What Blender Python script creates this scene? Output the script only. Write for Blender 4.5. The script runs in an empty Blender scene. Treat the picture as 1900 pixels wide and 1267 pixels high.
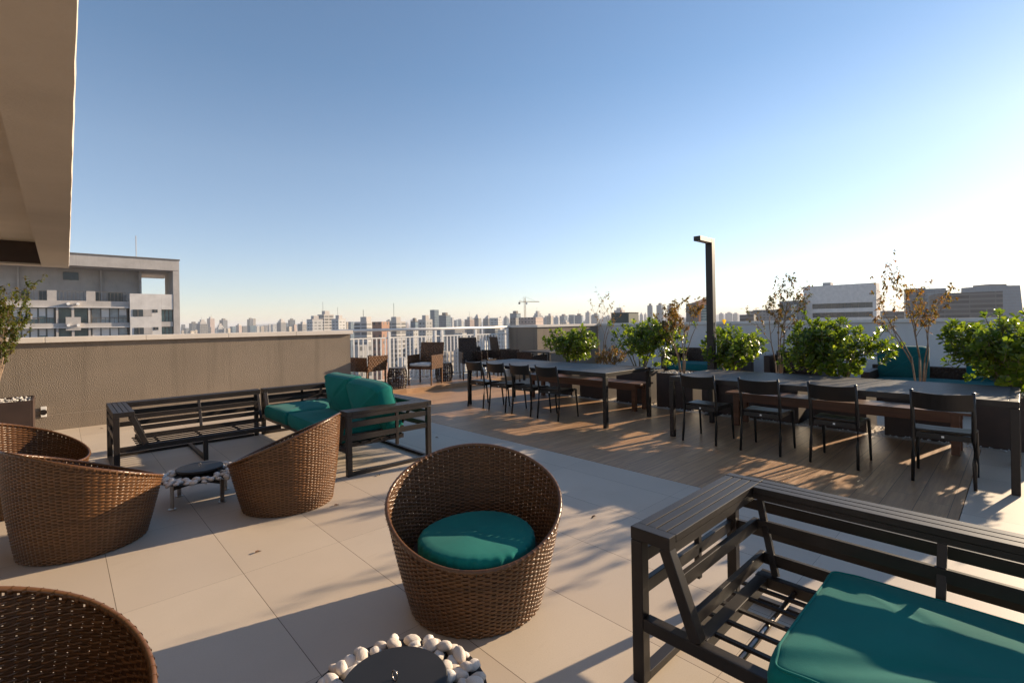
import bpy, math, random
from mathutils import Vector, Matrix
R = math.radians
random.seed(7)
sc = bpy.context.scene
COL = sc.collection

# ---------------------------------------------------------------- camera
YAW, ROLL, H = 0.75504, -0.01709, 1.45
FW = Vector((math.sin(YAW), math.cos(YAW), 0))
R0 = Vector((math.cos(YAW), -math.sin(YAW), 0))
U0 = Vector((0, 0, 1))
RT = R0 * math.cos(ROLL) + U0 * math.sin(ROLL)
UP = -R0 * math.sin(ROLL) + U0 * math.cos(ROLL)
cd = bpy.data.cameras.new("camera")
cam = bpy.data.objects.new("camera", cd)
COL.objects.link(cam)
cam.matrix_world = Matrix(((RT.x, UP.x, -FW.x, 0), (RT.y, UP.y, -FW.y, 0), (RT.z, UP.z, -FW.z, H), (0, 0, 0, 1)))
cd.sensor_width = 36
cd.lens = 893.44 / 1900 * 36
cd.shift_y = -33.2 / 1900
cd.clip_start = 0.05
cd.clip_end = 30000
sc.camera = cam

# ---------------------------------------------------------------- sky, sun, exposure
SUN_EL, SUN_AZ = R(17.0), R(102.4)          # azimuth clockwise from +Y
S = Vector((math.sin(SUN_AZ) * math.cos(SUN_EL), math.cos(SUN_AZ) * math.cos(SUN_EL), math.sin(SUN_EL)))
w = bpy.data.worlds.new("World")
sc.world = w
w.use_nodes = True
nt = w.node_tree
sky = nt.nodes.new("ShaderNodeTexSky")
sky.sky_type = 'NISHITA'
sky.sun_disc = False
sky.sun_elevation = SUN_EL
sky.sun_rotation = SUN_AZ
sky.altitude = 760
sky.air_density = 1.0
sky.dust_density = 0.18
sky.ozone_density = 2.4
hs = nt.nodes.new("ShaderNodeHueSaturation")
hs.inputs["Saturation"].default_value = 0.92
nt.links.new(sky.outputs[0], hs.inputs["Color"])
tn = nt.nodes.new("ShaderNodeMix")
tn.data_type = 'RGBA'
tn.blend_type = 'MULTIPLY'
tn.inputs[0].default_value = 1
wc = nt.nodes.new("ShaderNodeTexCoord")
wx = nt.nodes.new("ShaderNodeSeparateXYZ")
wr_ = nt.nodes.new("ShaderNodeValToRGB")           # painted sky tint by height: haze low, darker band, lifted overhead to fill shade
nt.links.new(wc.outputs["Generated"], wx.inputs[0])
nt.links.new(wx.outputs[2], wr_.inputs[0])
els = wr_.color_ramp.elements
els[0].position, els[0].color = 0.0, (0.90, 0.80, 0.82, 1)
els[1].position, els[1].color = 1.0, (1.0, 0.98, 0.95, 1)
for p_, c_ in ((0.10, (0.95, 0.86, 0.86, 1)), (0.30, (1.0, 0.965, 0.93, 1)), (0.45, (0.82, 0.90, 0.92, 1)), (0.58, (0.82, 0.90, 0.93, 1))):
    e_ = els.new(p_)
    e_.color = c_
nt.links.new(wr_.outputs[0], tn.inputs[7])
nt.links.new(hs.outputs[0], tn.inputs[6])
nt.links.new(tn.outputs[2], nt.nodes["Background"].inputs[0])
nt.nodes["Background"].inputs[1].default_value = 0.088
ld = bpy.data.lights.new("sun", 'SUN')
ld.energy = 4.4
ld.angle = R(0.55)
ld.color = (1.0, 0.79, 0.54)
sun = bpy.data.objects.new("sun", ld)
COL.objects.link(sun)
sun.rotation_euler = S.to_track_quat('Z', 'Y').to_euler()
sc.view_settings.view_transform = 'Standard'
sc.view_settings.look = 'None'
sc.view_settings.exposure = 1.2
sc.view_settings.gamma = 1
sc.render.engine = 'CYCLES'
sc.cycles.max_bounces = 6
sc.cycles.volume_bounces = 0
sc.cycles.transparent_max_bounces = 4


def ray(px, py):
    return RT * ((px - 950) / 893.44) - UP * ((py - 600.33) / 893.44) + FW


def hit(px, py, dist):
    """point of the far city at the forward distance dist"""
    return Vector((0, 0, H)) + ray(px, py) * dist


# ---------------------------------------------------------------- materials
MATS = {}


class NT:
    def __init__(s, name):
        s.m = bpy.data.materials.new(name)
        s.m.use_nodes = True
        s.t = s.m.node_tree
        s.b = s.t.nodes["Principled BSDF"]
        s.out = s.t.nodes["Material Output"]

    def n(s, typ, **kw):
        o = s.t.nodes.new(typ)
        for k, v in kw.items():
            setattr(o, k, v)
        return o

    def L(s, a, b):
        s.t.links.new(a, b)

    def val(s, v, sock):
        if hasattr(v, 'links'):
            s.L(v, sock)
        else:
            sock.default_value = v

    def math(s, op, a, b=0.0, c=None):
        o = s.n("ShaderNodeMath", operation=op)
        s.val(a, o.inputs[0])
        s.val(b, o.inputs[1])
        if c is not None:
            s.val(c, o.inputs[2])
        return o.outputs[0]

    def mix(s, f, a, b):
        o = s.n("ShaderNodeMix", data_type='RGBA')
        s.val(f, o.inputs[0])
        for v, k in ((a, 6), (b, 7)):
            if hasattr(v, 'links'):
                s.L(v, o.inputs[k])
            else:
                o.inputs[k].default_value = (*v, 1)
        return o.outputs[2]

    def noise(s, vec, scale, detail=3, rough=0.55):
        o = s.n("ShaderNodeTexNoise")
        if vec is not None:
            s.L(vec, o.inputs["Vector"])
        o.inputs["Scale"].default_value = scale
        o.inputs["Detail"].default_value = detail
        o.inputs["Roughness"].default_value = rough
        return o.outputs["Fac"]

    def ramp(s, f, a, b):
        o = s.n("ShaderNodeMapRange")
        s.L(f, o.inputs[0])
        o.inputs[1].default_value = a
        o.inputs[2].default_value = b
        return o.outputs[0]

    def bump(s, hgt, strength, dist):
        o = s.n("ShaderNodeBump")
        s.val(strength, o.inputs["Strength"])
        o.inputs["Distance"].default_value = dist
        s.L(hgt, o.inputs["Height"])
        s.L(o.outputs[0], s.b.inputs["Normal"])

    def scl(s, vec, k):
        o = s.n("ShaderNodeVectorMath", operation='MULTIPLY')
        s.L(vec, o.inputs[0])
        o.inputs[1].default_value = k
        return o.outputs[0]

    def obj(s):
        return s.n("ShaderNodeTexCoord").outputs["Object"]

    def isl(s):
        return s.n("ShaderNodeNewGeometry").outputs["Random Per Island"]


def simple(name, col, rough=0.5, metal=0.0, var=0.12, scale=6.0, bump=0.0, bscale=60, bdist=0.002, spec=0.5, isl=0.0):
    t = NT(name)
    o = t.obj()
    f = t.noise(o, scale, 4)
    dk = tuple(c * (1 - var) for c in col)
    lt = tuple(min(1, c * (1 + var)) for c in col)
    c = t.mix(t.ramp(f, 0.3, 0.7), dk, lt)
    if isl:
        c = t.mix(t.math('MULTIPLY', t.isl(), isl), c, tuple(x * 0.35 for x in col))
    t.L(c, t.b.inputs["Base Color"])
    t.L(t.ramp(f, -1.2 + 0, 0.5 + 1.0), t.n("ShaderNodeMath").inputs[0])
    t.b.inputs["Roughness"].default_value = rough
    t.b.inputs["Metallic"].default_value = metal
    t.b.inputs["Specular IOR Level"].default_value = spec
    if bump:
        t.bump(t.noise(o, bscale, 3), bump, bdist)
    MATS[name] = t.m
    return t.m


def tile_mat():
    t = NT("terrace_tile")
    o = t.n("ShaderNodeNewGeometry").outputs["Position"]
    s = t.n("ShaderNodeSeparateXYZ")
    t.L(o, s.inputs[0])
    u = t.math('DIVIDE', t.math('SUBTRACT', s.outputs[0], 0.2), 0.578)
    v = t.math('DIVIDE', t.math('SUBTRACT', s.outputs[1], 0.87), 1.155)
    fu, fv = t.math('FLOOR', u), t.math('FLOOR', v)
    du = t.math('ABSOLUTE', t.math('SUBTRACT', t.math('SUBTRACT', u, fu), 0.5))
    dv = t.math('ABSOLUTE', t.math('SUBTRACT', t.math('SUBTRACT', v, fv), 0.5))
    g = t.math('MAXIMUM', t.math('GREATER_THAN', du, 0.5 - 0.0017 / 0.578), t.math('GREATER_THAN', dv, 0.5 - 0.0009 / 1.155))
    cx = t.n("ShaderNodeCombineXYZ")
    t.L(fu, cx.inputs[0])
    t.L(fv, cx.inputs[1])
    wn = t.n("ShaderNodeTexWhiteNoise", noise_dimensions='2D')
    t.L(cx.outputs[0], wn.inputs["Vector"])
    cl = t.noise(o, 1.1, 5)
    fine = t.noise(o, 170, 2)
    base = t.mix(t.ramp(cl, 0.3, 0.7), (0.50, 0.42, 0.335), (0.58, 0.49, 0.395))
    base = t.mix(t.math('MULTIPLY', wn.outputs[0], 0.7), base, (0.455, 0.37, 0.295))
    base = t.mix(t.math('MULTIPLY', t.ramp(fine, 0.45, 0.75), 0.3), base, (0.42, 0.33, 0.25))
    st = t.ramp(t.noise(o, 0.7, 6, 0.65), 0.56, 0.72)
    base = t.mix(t.math('MULTIPLY', st, 0.45), base, (0.42, 0.33, 0.25))
    sc_ = t.ramp(t.noise(t.scl(o, (1.0, 5.0, 1.0)), 2.3, 6, 0.7), 0.60, 0.78)
    base = t.mix(t.math('MULTIPLY', sc_, 0.35), base, (0.40, 0.31, 0.23))
    c = t.mix(g, base, (0.13, 0.095, 0.07))
    t.L(c, t.b.inputs["Base Color"])
    t.b.inputs["Roughness"].default_value = 0.55
    t.b.inputs["Specular IOR Level"].default_value = 0.35
    h = t.math('ADD', t.math('MULTIPLY', t.noise(o, 190, 2), 1.0), t.math('MULTIPLY', g, -2.0))
    t.bump(h, 0.32, 0.0015)
    MATS["tile"] = t.m


def deck_mat():
    t = NT("wood_deck_planks")
    o = t.n("ShaderNodeNewGeometry").outputs["Position"]
    s = t.n("ShaderNodeSeparateXYZ")
    t.L(o, s.inputs[0])
    v = t.math('DIVIDE', s.outputs[1], 0.197)
    fv = t.math('FLOOR', v)
    wr = t.n("ShaderNodeTexWhiteNoise", noise_dimensions='1D')
    t.L(fv, wr.inputs["W"])
    u = t.math('ADD', t.math('DIVIDE', s.outputs[0], 1.2), wr.outputs[0])
    fu = t.math('FLOOR', u)
    du = t.math('ABSOLUTE', t.math('SUBTRACT', t.math('SUBTRACT', u, fu), 0.5))
    dv = t.math('ABSOLUTE', t.math('SUBTRACT', t.math('SUBTRACT', v, fv), 0.5))
    g = t.math('MAXIMUM', t.math('GREATER_THAN', du, 0.5 - 0.002 / 1.2), t.math('GREATER_THAN', dv, 0.5 - 0.0022 / 0.197))
    cx = t.n("ShaderNodeCombineXYZ")
    t.L(fu, cx.inputs[0])
    t.L(fv, cx.inputs[1])
    wn = t.n("ShaderNodeTexWhiteNoise", noise_dimensions='2D')
    t.L(cx.outputs[0], wn.inputs["Vector"])
    off = t.n("ShaderNodeVectorMath", operation='MULTIPLY_ADD')
    t.L(wn.outputs["Color"], off.inputs[0])
    off.inputs[1].default_value = (7, 7, 7)
    t.L(o, off.inputs[2])
    gr = t.noise(t.scl(off.outputs[0], (1.2, 22, 1)), 1.6, 6, 0.62)
    base = t.mix(t.ramp(gr, 0.32, 0.68), (0.29, 0.15, 0.07), (0.56, 0.34, 0.18))
    base = t.mix(t.math('MULTIPLY', wn.outputs[0], 0.45), base, (0.27, 0.15, 0.08))
    base = t.mix(t.math('MULTIPLY', t.ramp(t.noise(o, 2.2, 5), 0.5, 0.75), 0.35), base, (0.36, 0.21, 0.115))
    c = t.mix(g, base, (0.10, 0.07, 0.045))
    t.L(c, t.b.inputs["Base Color"])
    t.L(t.math('ADD', t.math('MULTIPLY', gr, 0.3), 0.32), t.b.inputs["Roughness"])
    t.bump(t.math('ADD', gr, t.math('MULTIPLY', g, -1.5)), 0.25, 0.001)
    MATS["deck"] = t.m


def wood(name, a, b, axis=0, rough=0.5):
    t = NT(name)
    o = t.obj()
    k = [9, 9, 9]
    k[axis] = 0.7
    gr = t.noise(t.scl(o, tuple(k)), 2.2, 6, 0.6)
    c = t.mix(t.ramp(gr, 0.3, 0.7), a, b)
    c = t.mix(t.math('MULTIPLY', t.isl(), 0.35), c, tuple(x * 0.55 for x in a))
    t.L(c, t.b.inputs["Base Color"])
    t.b.inputs["Roughness"].default_value = rough
    t.bump(gr, 0.2, 0.001)
    MATS[name] = t.m


def stucco(name, col, amp=0.6, scale=95, streak=0.25):
    t = NT(name)
    o = t.obj()
    a = t.noise(o, scale, 2, 0.5)
    b = t.noise(o, 0.8, 5, 0.6)
    st = t.noise(t.scl(o, (6, 6, 0.35)), 1.0, 4, 0.6)
    c = t.mix(t.ramp(b, 0.3, 0.7), tuple(x * 0.88 for x in col), tuple(x * 1.1 for x in col))
    c = t.mix(t.math('MULTIPLY', t.ramp(st, 0.52, 0.75), streak), c, tuple(x * 0.62 for x in col))
    t.L(c, t.b.inputs["Base Color"])
    t.b.inputs["Roughness"].default_value = 0.85
    t.b.inputs["Specular IOR Level"].default_value = 0.25
    if amp:
        t.bump(a, amp, 0.008)
    MATS[name] = t.m


def fabric(name, col):
    t = NT(name)
    o = t.obj()
    f = t.noise(o, 3.0, 4)
    c = t.mix(t.ramp(f, 0.3, 0.7), tuple(x * 0.85 for x in col), tuple(x * 1.12 for x in col))
    wv = t.n("ShaderNodeTexNoise")
    t.L(t.scl(o, (1, 1, 1)), wv.inputs["Vector"])
    wv.inputs["Scale"].default_value = 420
    t.L(t.mix(t.math('MULTIPLY', wv.outputs["Fac"], 0.3), c, tuple(x * 0.6 for x in col)), t.b.inputs["Base Color"])
    t.b.inputs["Roughness"].default_value = 0.9
    t.b.inputs["Specular IOR Level"].default_value = 0.15
    t.b.inputs["Sheen Weight"].default_value = 0.04
    h = t.math('ADD', t.math('MULTIPLY', wv.outputs["Fac"], 0.25), t.math('MULTIPLY', t.noise(o, 9, 3), 1.0))
    t.bump(h, 0.25, 0.006)
    MATS[name] = t.m


def wicker(name, col, spec=0.5, rough=0.34):
    t = NT(name)
    o = t.obj()
    isl = t.isl()
    f = t.noise(t.scl(o, (40, 40, 40)), 1.0, 3)
    c = t.mix(isl, tuple(x * 0.72 for x in col), tuple(x * 1.25 for x in col))
    c = t.mix(t.math('MULTIPLY', t.ramp(f, 0.4, 0.7), 0.4), c, tuple(x * 0.5 for x in col))
    t.L(c, t.b.inputs["Base Color"])
    t.b.inputs["Roughness"].default_value = rough
    t.b.inputs["Specular IOR Level"].default_value = spec
    t.bump(t.noise(t.scl(o, (60, 60, 260)), 1.0, 2), 0.25, 0.001)
    MATS[name] = t.m


def leaf(name, cols, rough=0.35, trans=0.45, tint=(1, 1, 1)):
    t = NT(name)
    isl = t.isl()
    cr = t.n("ShaderNodeValToRGB")
    cr.color_ramp.interpolation = 'LINEAR'
    while len(cr.color_ramp.elements) < len(cols):
        cr.color_ramp.elements.new(0.5)
    for i, c in enumerate(cols):
        e = cr.color_ramp.elements[i]
        e.position = i / max(1, len(cols) - 1)
        e.color = (*c, 1)
    t.L(isl, cr.inputs[0])
    t.L(cr.outputs[0], t.b.inputs["Base Color"])
    t.b.inputs["Roughness"].default_value = rough
    t.b.inputs["Specular IOR Level"].default_value = 0.5
    tr = t.n("ShaderNodeBsdfTranslucent")
    mm = t.n("ShaderNodeMix", data_type='RGBA', blend_type='MULTIPLY')
    mm.inputs[0].default_value = 1
    t.L(cr.outputs[0], mm.inputs[6])
    mm.inputs[7].default_value = (2.6 * tint[0], 2.4 * tint[1], 1.0 * tint[2], 1)
    t.L(mm.outputs[2], tr.inputs[0])
    mx = t.n("ShaderNodeMixShader")
    mx.inputs[0].default_value = trans
    t.L(t.b.outputs[0], mx.inputs[1])
    t.L(tr.outputs[0], mx.inputs[2])
    t.L(mx.outputs[0], t.out.inputs[0])
    MATS[name] = t.m


def facade(name, wall, glass, pw=3.2, ph=3.0, wu=(0.22, 0.78), wv=(0.3, 0.78), rough=0.8, slab=None):
    """wall with a regular grid of windows, laid out in metres by the mesh's UV map"""
    t = NT(name)
    uv = t.n("ShaderNodeUVMap").outputs[0]
    s = t.n("ShaderNodeSeparateXYZ")
    t.L(uv, s.inputs[0])
    u = t.math('DIVIDE', s.outputs[0], pw)
    v = t.math('DIVIDE', s.outputs[1], ph)
    fu, fv = t.math('FRACT', u), t.math('FRACT', v)
    iu = t.math('MULTIPLY', t.math('GREATER_THAN', fu, wu[0]), t.math('LESS_THAN', fu, wu[1]))
    iv = t.math('MULTIPLY', t.math('GREATER_THAN', fv, wv[0]), t.math('LESS_THAN', fv, wv[1]))
    m = t.math('MULTIPLY', iu, iv)
    cx = t.n("ShaderNodeCombineXYZ")
    t.L(t.math('FLOOR', u), cx.inputs[0])
    t.L(t.math('FLOOR', v), cx.inputs[1])
    wn = t.n("ShaderNodeTexWhiteNoise", noise_dimensions='2D')
    t.L(cx.outputs[0], wn.inputs["Vector"])
    o = t.obj()
    wl = t.mix(t.ramp(t.noise(o, 0.09, 4), 0.3, 0.7), tuple(x * 0.88 for x in wall), tuple(x * 1.06 for x in wall))
    if slab:
        wl = t.mix(t.math('LESS_THAN', fv, 0.12), wl, slab)
    gl = t.mix(t.math('POWER', wn.outputs[0], 3.0), glass, tuple(0.5 * (a + b) for a, b in zip(wall, glass)))
    t.L(t.mix(m, wl, gl), t.b.inputs["Base Color"])
    t.L(t.math('SUBTRACT', rough, t.math('MULTIPLY', m, 0.32)), t.b.inputs["Roughness"])
    t.b.inputs["Specular IOR Level"].default_value = 0.3
    MATS[name] = t.m


tile_mat()
deck_mat()
stucco("wall_stucco", (0.228, 0.184, 0.143), 1.0, 82, 0.5)
stucco("white_wall", (0.57, 0.53, 0.495), 0.25, 120, 0.12)
stucco("soffit_paint", (0.50, 0.445, 0.385), 0.25, 70, 0.1)
stucco("coping_stone", (0.66, 0.60, 0.54), 0.1, 80, 0.15)
stucco("concrete_plain", (0.43, 0.40, 0.38), 0.0, 20, 0.3)
stucco("concrete_dark", (0.15, 0.135, 0.125), 0.0, 20, 0.3)
stucco("block_white", (0.60, 0.57, 0.55), 0.0, 20, 0.2)
simple("dark_metal", (0.017, 0.0118, 0.0096), 0.45, 0.0, 0.25, 8, spec=0.38)
simple("black_plastic", (0.006, 0.0056, 0.0056), 0.36, 0.0, 0.15, 12)
simple("steel", (0.42, 0.37, 0.33), 0.3, 1.0, 0.15, 9)
simple("lid_black", (0.012, 0.0105, 0.0105), 0.55, 0.0, 0.3, 5, 0.2, 40, 0.001)
simple("white_paint", (0.84, 0.81, 0.77), 0.4, 0.0, 0.06, 5)
simple("white_tag", (0.7, 0.68, 0.62), 0.5)
simple("stone_white", (0.72, 0.67, 0.62), 0.65, 0.0, 0.16, 14, 0.4, 40, 0.004)
_m = MATS["stone_white"].node_tree
_b = _m.nodes["Principled BSDF"]
_src = _b.inputs["Base Color"].links[0].from_socket
_oi = _m.nodes.new("ShaderNodeObjectInfo")
_cr = _m.nodes.new("ShaderNodeValToRGB")
_cr.color_ramp.elements[0].color = (1, 0.98, 0.96, 1)
_cr.color_ramp.elements[1].color = (0.80, 0.73, 0.67, 1)
_mx = _m.nodes.new("ShaderNodeMix")
_mx.data_type = 'RGBA'
_mx.blend_type = 'MULTIPLY'
_mx.inputs[0].default_value = 1
_m.links.new(_oi.outputs["Random"], _cr.inputs[0])
_m.links.new(_src, _mx.inputs[6])
_m.links.new(_cr.outputs[0], _mx.inputs[7])
_m.links.new(_mx.outputs[2], _b.inputs["Base Color"])
simple("pebble_white", (0.66, 0.62, 0.57), 0.7, 0.0, 0.1, 30, isl=0.35)
simple("planter_box", (0.036, 0.018, 0.012), 0.55, 0.0, 0.25, 7, 0.2, 60, 0.001)
simple("bark", (0.20, 0.135, 0.09), 0.8, 0.0, 0.3, 25, 0.4, 60, 0.003)
simple("stem_green", (0.12, 0.10, 0.05), 0.7, 0.0, 0.3, 25)
simple("seat_white", (0.62, 0.58, 0.53), 0.8)
simple("glass_dark", (0.035, 0.045, 0.055), 0.12, 0.0, 0.2, 0.6)
simple("glass_teal", (0.14, 0.215, 0.22), 0.15, 0.0, 0.35, 0.5)
simple("glass_pale", (0.30, 0.33, 0.34), 0.2, 0.0, 0.45, 0.35)
simple("crane_paint", (0.55, 0.32, 0.12), 0.6)
simple("salmon", (0.62, 0.27, 0.15), 0.8)
simple("green_dark", (0.022, 0.040, 0.038), 0.7)
simple("roof_grey", (0.22, 0.20, 0.19), 0.85, 0, 0.25, 0.3)
simple("roof_white", (0.62, 0.60, 0.58), 0.8, 0, 0.15, 0.2)
simple("dry_leaf", (0.11, 0.05, 0.02), 0.8)
simple("soil", (0.05, 0.035, 0.025), 0.95)
wood("table_slat", (0.026, 0.022, 0.020), (0.056, 0.047, 0.043), 1, 0.5)
wood("bench_wood", (0.085, 0.030, 0.014), (0.18, 0.075, 0.036), 1, 0.4)
fabric("teal_fabric", (0.004, 0.150, 0.130))
fabric("dark_teal_fabric", (0.008, 0.115, 0.115))
wicker("wicker_brown", (0.128, 0.056, 0.0195), 0.5, 0.30)
wicker("wicker_dark", (0.075, 0.032, 0.011), 0.35, 0.42)
wicker("rattan_brown", (0.125, 0.055, 0.022), 0.4, 0.42)
wicker("rattan_dark", (0.045, 0.024, 0.016), 0.4, 0.42)
leaf("shrub_leaf", [(0.032, 0.064, 0.008), (0.062, 0.105, 0.011), (0.10, 0.150, 0.014), (0.145, 0.185, 0.018)], 0.26, 0.5)
leaf("tree_leaf_dry", [(0.13, 0.070, 0.025), (0.17, 0.10, 0.03), (0.085, 0.085, 0.025), (0.22, 0.09, 0.03), (0.12, 0.12, 0.03)], 0.5, 0.35)
leaf("tree_leaf_mixed", [(0.045, 0.055, 0.014), (0.07, 0.075, 0.016), (0.12, 0.06, 0.018), (0.04, 0.05, 0.013), (0.17, 0.07, 0.022)], 0.45, 0.35)
leaf("tree_leaf_green", [(0.045, 0.075, 0.014), (0.075, 0.11, 0.018), (0.10, 0.10, 0.022), (0.05, 0.07, 0.014), (0.13, 0.08, 0.022)], 0.42, 0.4)
leaf("yellow_leaf", [(0.5, 0.32, 0.02), (0.52, 0.34, 0.02)], 0.4, 0.4)
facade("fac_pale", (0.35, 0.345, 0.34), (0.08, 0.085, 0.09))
facade("fac_cream", (0.42, 0.365, 0.305), (0.10, 0.09, 0.08), 3.4, 3.0)
facade("fac_white", (0.45, 0.445, 0.44), (0.10, 0.105, 0.11), 4.2, 3.0, (0.15, 0.8), (0.35, 0.75))
facade("fac_grey", (0.20, 0.195, 0.195), (0.055, 0.06, 0.068), 2.9, 3.0)
facade("fac_darkglass", (0.13, 0.14, 0.155), (0.03, 0.04, 0.055), 1.6, 3.6, (0.06, 0.94), (0.18, 0.95), 0.6)
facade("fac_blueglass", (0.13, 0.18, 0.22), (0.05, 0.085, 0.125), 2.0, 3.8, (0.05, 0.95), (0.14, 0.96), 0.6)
facade("fac_balcony", (0.32, 0.31, 0.305), (0.06, 0.062, 0.068), 5.6, 3.0, (0.08, 0.86), (0.34, 0.92), 0.8, (0.62, 0.59, 0.56))
facade("fac_tealglass", (0.05, 0.11, 0.165), (0.03, 0.075, 0.125), 2.0, 3.8, (0.05, 0.95), (0.14, 0.96), 0.6)
facade("fac_brown", (0.30, 0.17, 0.12), (0.06, 0.05, 0.05), 3.0, 3.0, (0.3, 0.7), (0.3, 0.75))
facade("fac_pink", (0.36, 0.275, 0.245), (0.09, 0.08, 0.08), 3.0, 3.0, (0.25, 0.75), (0.3, 0.75))
facade("fac_band", (0.12, 0.115, 0.115), (0.012, 0.014, 0.017), 14.0, 3.6, (0.0, 0.97), (0.25, 0.85), 0.8)


# ---------------------------------------------------------------- mesh helpers
class MB:
    def __init__(s):
        s.v, s.f = [], []

    def add(s, vs, fs):
        o = len(s.v)
        s.v += [tuple(p) for p in vs]
        s.f += [tuple(i + o for i in q) for q in fs]
        return s

    def hexa(s, p):
        """p: bottom ring of 4 (counter-clockwise from above) then top ring of 4"""
        return s.add(p, [(3, 2, 1, 0), (4, 5, 6, 7), (0, 1, 5, 4), (1, 2, 6, 5), (2, 3, 7, 6), (3, 0, 4, 7)])

    def box(s, x0, x1, y0, y1, z0, z1):
        return s.hexa([(x0, y0, z0), (x1, y0, z0), (x1, y1, z0), (x0, y1, z0), (x0, y0, z1), (x1, y0, z1), (x1, y1, z1), (x0, y1, z1)])

    def bar(s, p, q, a, b, up=(0, 0, 1)):
        """bar of section a (sideways) by b (along up) from p to q"""
        p, q = Vector(p), Vector(q)
        d = (q - p).normalized()
        up = Vector(up)
        sd = d.cross(up)
        if sd.length < 1e-4:
            sd = d.cross(Vector((1, 0, 0)))
        sd.normalize()
        u = sd.cross(d).normalized()
        A, B = sd * a / 2, u * b / 2
        return s.add([p - A - B, p + A - B, p + A + B, p - A + B, q - A - B, q + A - B, q + A + B, q - A + B],
                     [(0, 1, 2, 3), (7, 6, 5, 4), (1, 0, 4, 5), (2, 1, 5, 6), (3, 2, 6, 7), (0, 3, 7, 4)])

    def tube(s, pts, r, n=8, closed=False, sy=1.0):
        pts = [Vector(p) for p in pts]
        m = len(pts)
        rr = r if hasattr(r, '__len__') else [r] * m
        o = len(s.v)
        for i, p in enumerate(pts):
            if closed:
                d = pts[(i + 1) % m] - pts[i - 1]
            else:
                d = pts[min(i + 1, m - 1)] - pts[max(i - 1, 0)]
            d.normalize()
            a = d.cross(Vector((0, 0, 1)))
            if a.length < 1e-3:
                a = d.cross(Vector((0, 1, 0)))
            a.normalize()
            b = a.cross(d)
            for k in range(n):
                t = 2 * math.pi * k / n
                s.v.append(tuple(p + a * (rr[i] * math.cos(t)) + b * (rr[i] * sy * math.sin(t))))
        for i in range(m if closed else m - 1):
            j = (i + 1) % m
            for k in range(n):
                l = (k + 1) % n
                s.f.append((o + i * n + k, o + i * n + l, o + j * n + l, o + j * n + k))
        if not closed:
            s.f.append(tuple(o + k for k in reversed(range(n))))
            s.f.append(tuple(o + (m - 1) * n + k for k in range(n)))
        return s

    def lathe(s, prof, n=32, c=(0, 0)):
        o = len(s.v)
        for r, z in prof:
            for k in range(n):
                t = 2 * math.pi * k / n
                s.v.append((c[0] + r * math.cos(t), c[1] + r * math.sin(t), z))
        for i in range(len(prof) - 1):
            for k in range(n):
                l = (k + 1) % n
                s.f.append((o + i * n + k, o + i * n + l, o + (i + 1) * n + l, o + (i + 1) * n + k))
        s.f.append(tuple(o + k for k in reversed(range(n))))
        s.f.append(tuple(o + (len(prof) - 1) * n + k for k in range(n)))
        return s

    def prism(s, poly, z0, z1):
        n = len(poly)
        return s.add([(x, y, z0) for x, y in poly] + [(x, y, z1) for x, y in poly],
                     [tuple(reversed(range(n))), tuple(range(n, 2 * n))] + [(i, (i + 1) % n, n + (i + 1) % n, n + i) for i in range(n)])

    def mesh(s, name, mat, smooth=False, uv=False):
        me = bpy.data.meshes.new(name)
        me.from_pydata(s.v, [], s.f)
        me.update()
        if smooth:
            me.polygons.foreach_set("use_smooth", [True] * len(me.polygons))
        if uv:
            l = me.uv_layers.new(name="UVMap")
            for p in me.polygons:
                nx, ny, nz = p.normal
                for li in p.loop_indices:
                    x, y, z = me.vertices[me.loops[li].vertex_index].co
                    if abs(nz) > 0.7:
                        c = (0.0, 0.0)
                    elif abs(nx) > abs(ny):
                        c = (y, z)
                    else:
                        c = (x, z)
                    l.data[li].uv = c
        me.materials.append(MATS[mat])
        return me

    def build(s, name, mat, parent=None, smooth=False, bevel=0.0, uv=False, loc=None, seg=2):
        o = bpy.data.objects.new(name, s.mesh(name, mat, smooth, uv))
        COL.objects.link(o)
        if parent:
            o.parent = parent
        if loc:
            o.location = loc
        if bevel:
            b = o.modifiers.new("bevel", 'BEVEL')
            b.width = bevel
            b.segments = seg
            b.limit_method = 'ANGLE'
            b.angle_limit = R(40)
        return o


def tag(o, label=None, cat=None, group=None, kind=None):
    if label:
        o["label"] = label
    if cat:
        o["category"] = cat
    if group:
        o["group"] = group
    if kind:
        o["kind"] = kind
    return o


def thing(name, label, cat, loc=(0, 0, 0), rz=0.0, group=None):
    o = bpy.data.objects.new(name, None)
    COL.objects.link(o)
    o.empty_display_size = 0.1
    o.location = loc
    o.rotation_euler = (0, 0, rz)
    return tag(o, label, cat, group)


KIDS = {}


def copy_tree(o, label=None, loc=None, rz=None, parent=None):
    c = o.copy()
    COL.objects.link(c)
    if parent:
        c.parent = parent
    if label:
        c["label"] = label
    if loc:
        c.location = loc
    if rz is not None:
        c.rotation_euler = (0, 0, rz)
    for ch in [x for x in bpy.data.objects if x.parent == o]:
        copy_tree(ch, parent=c)
    return c


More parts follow.
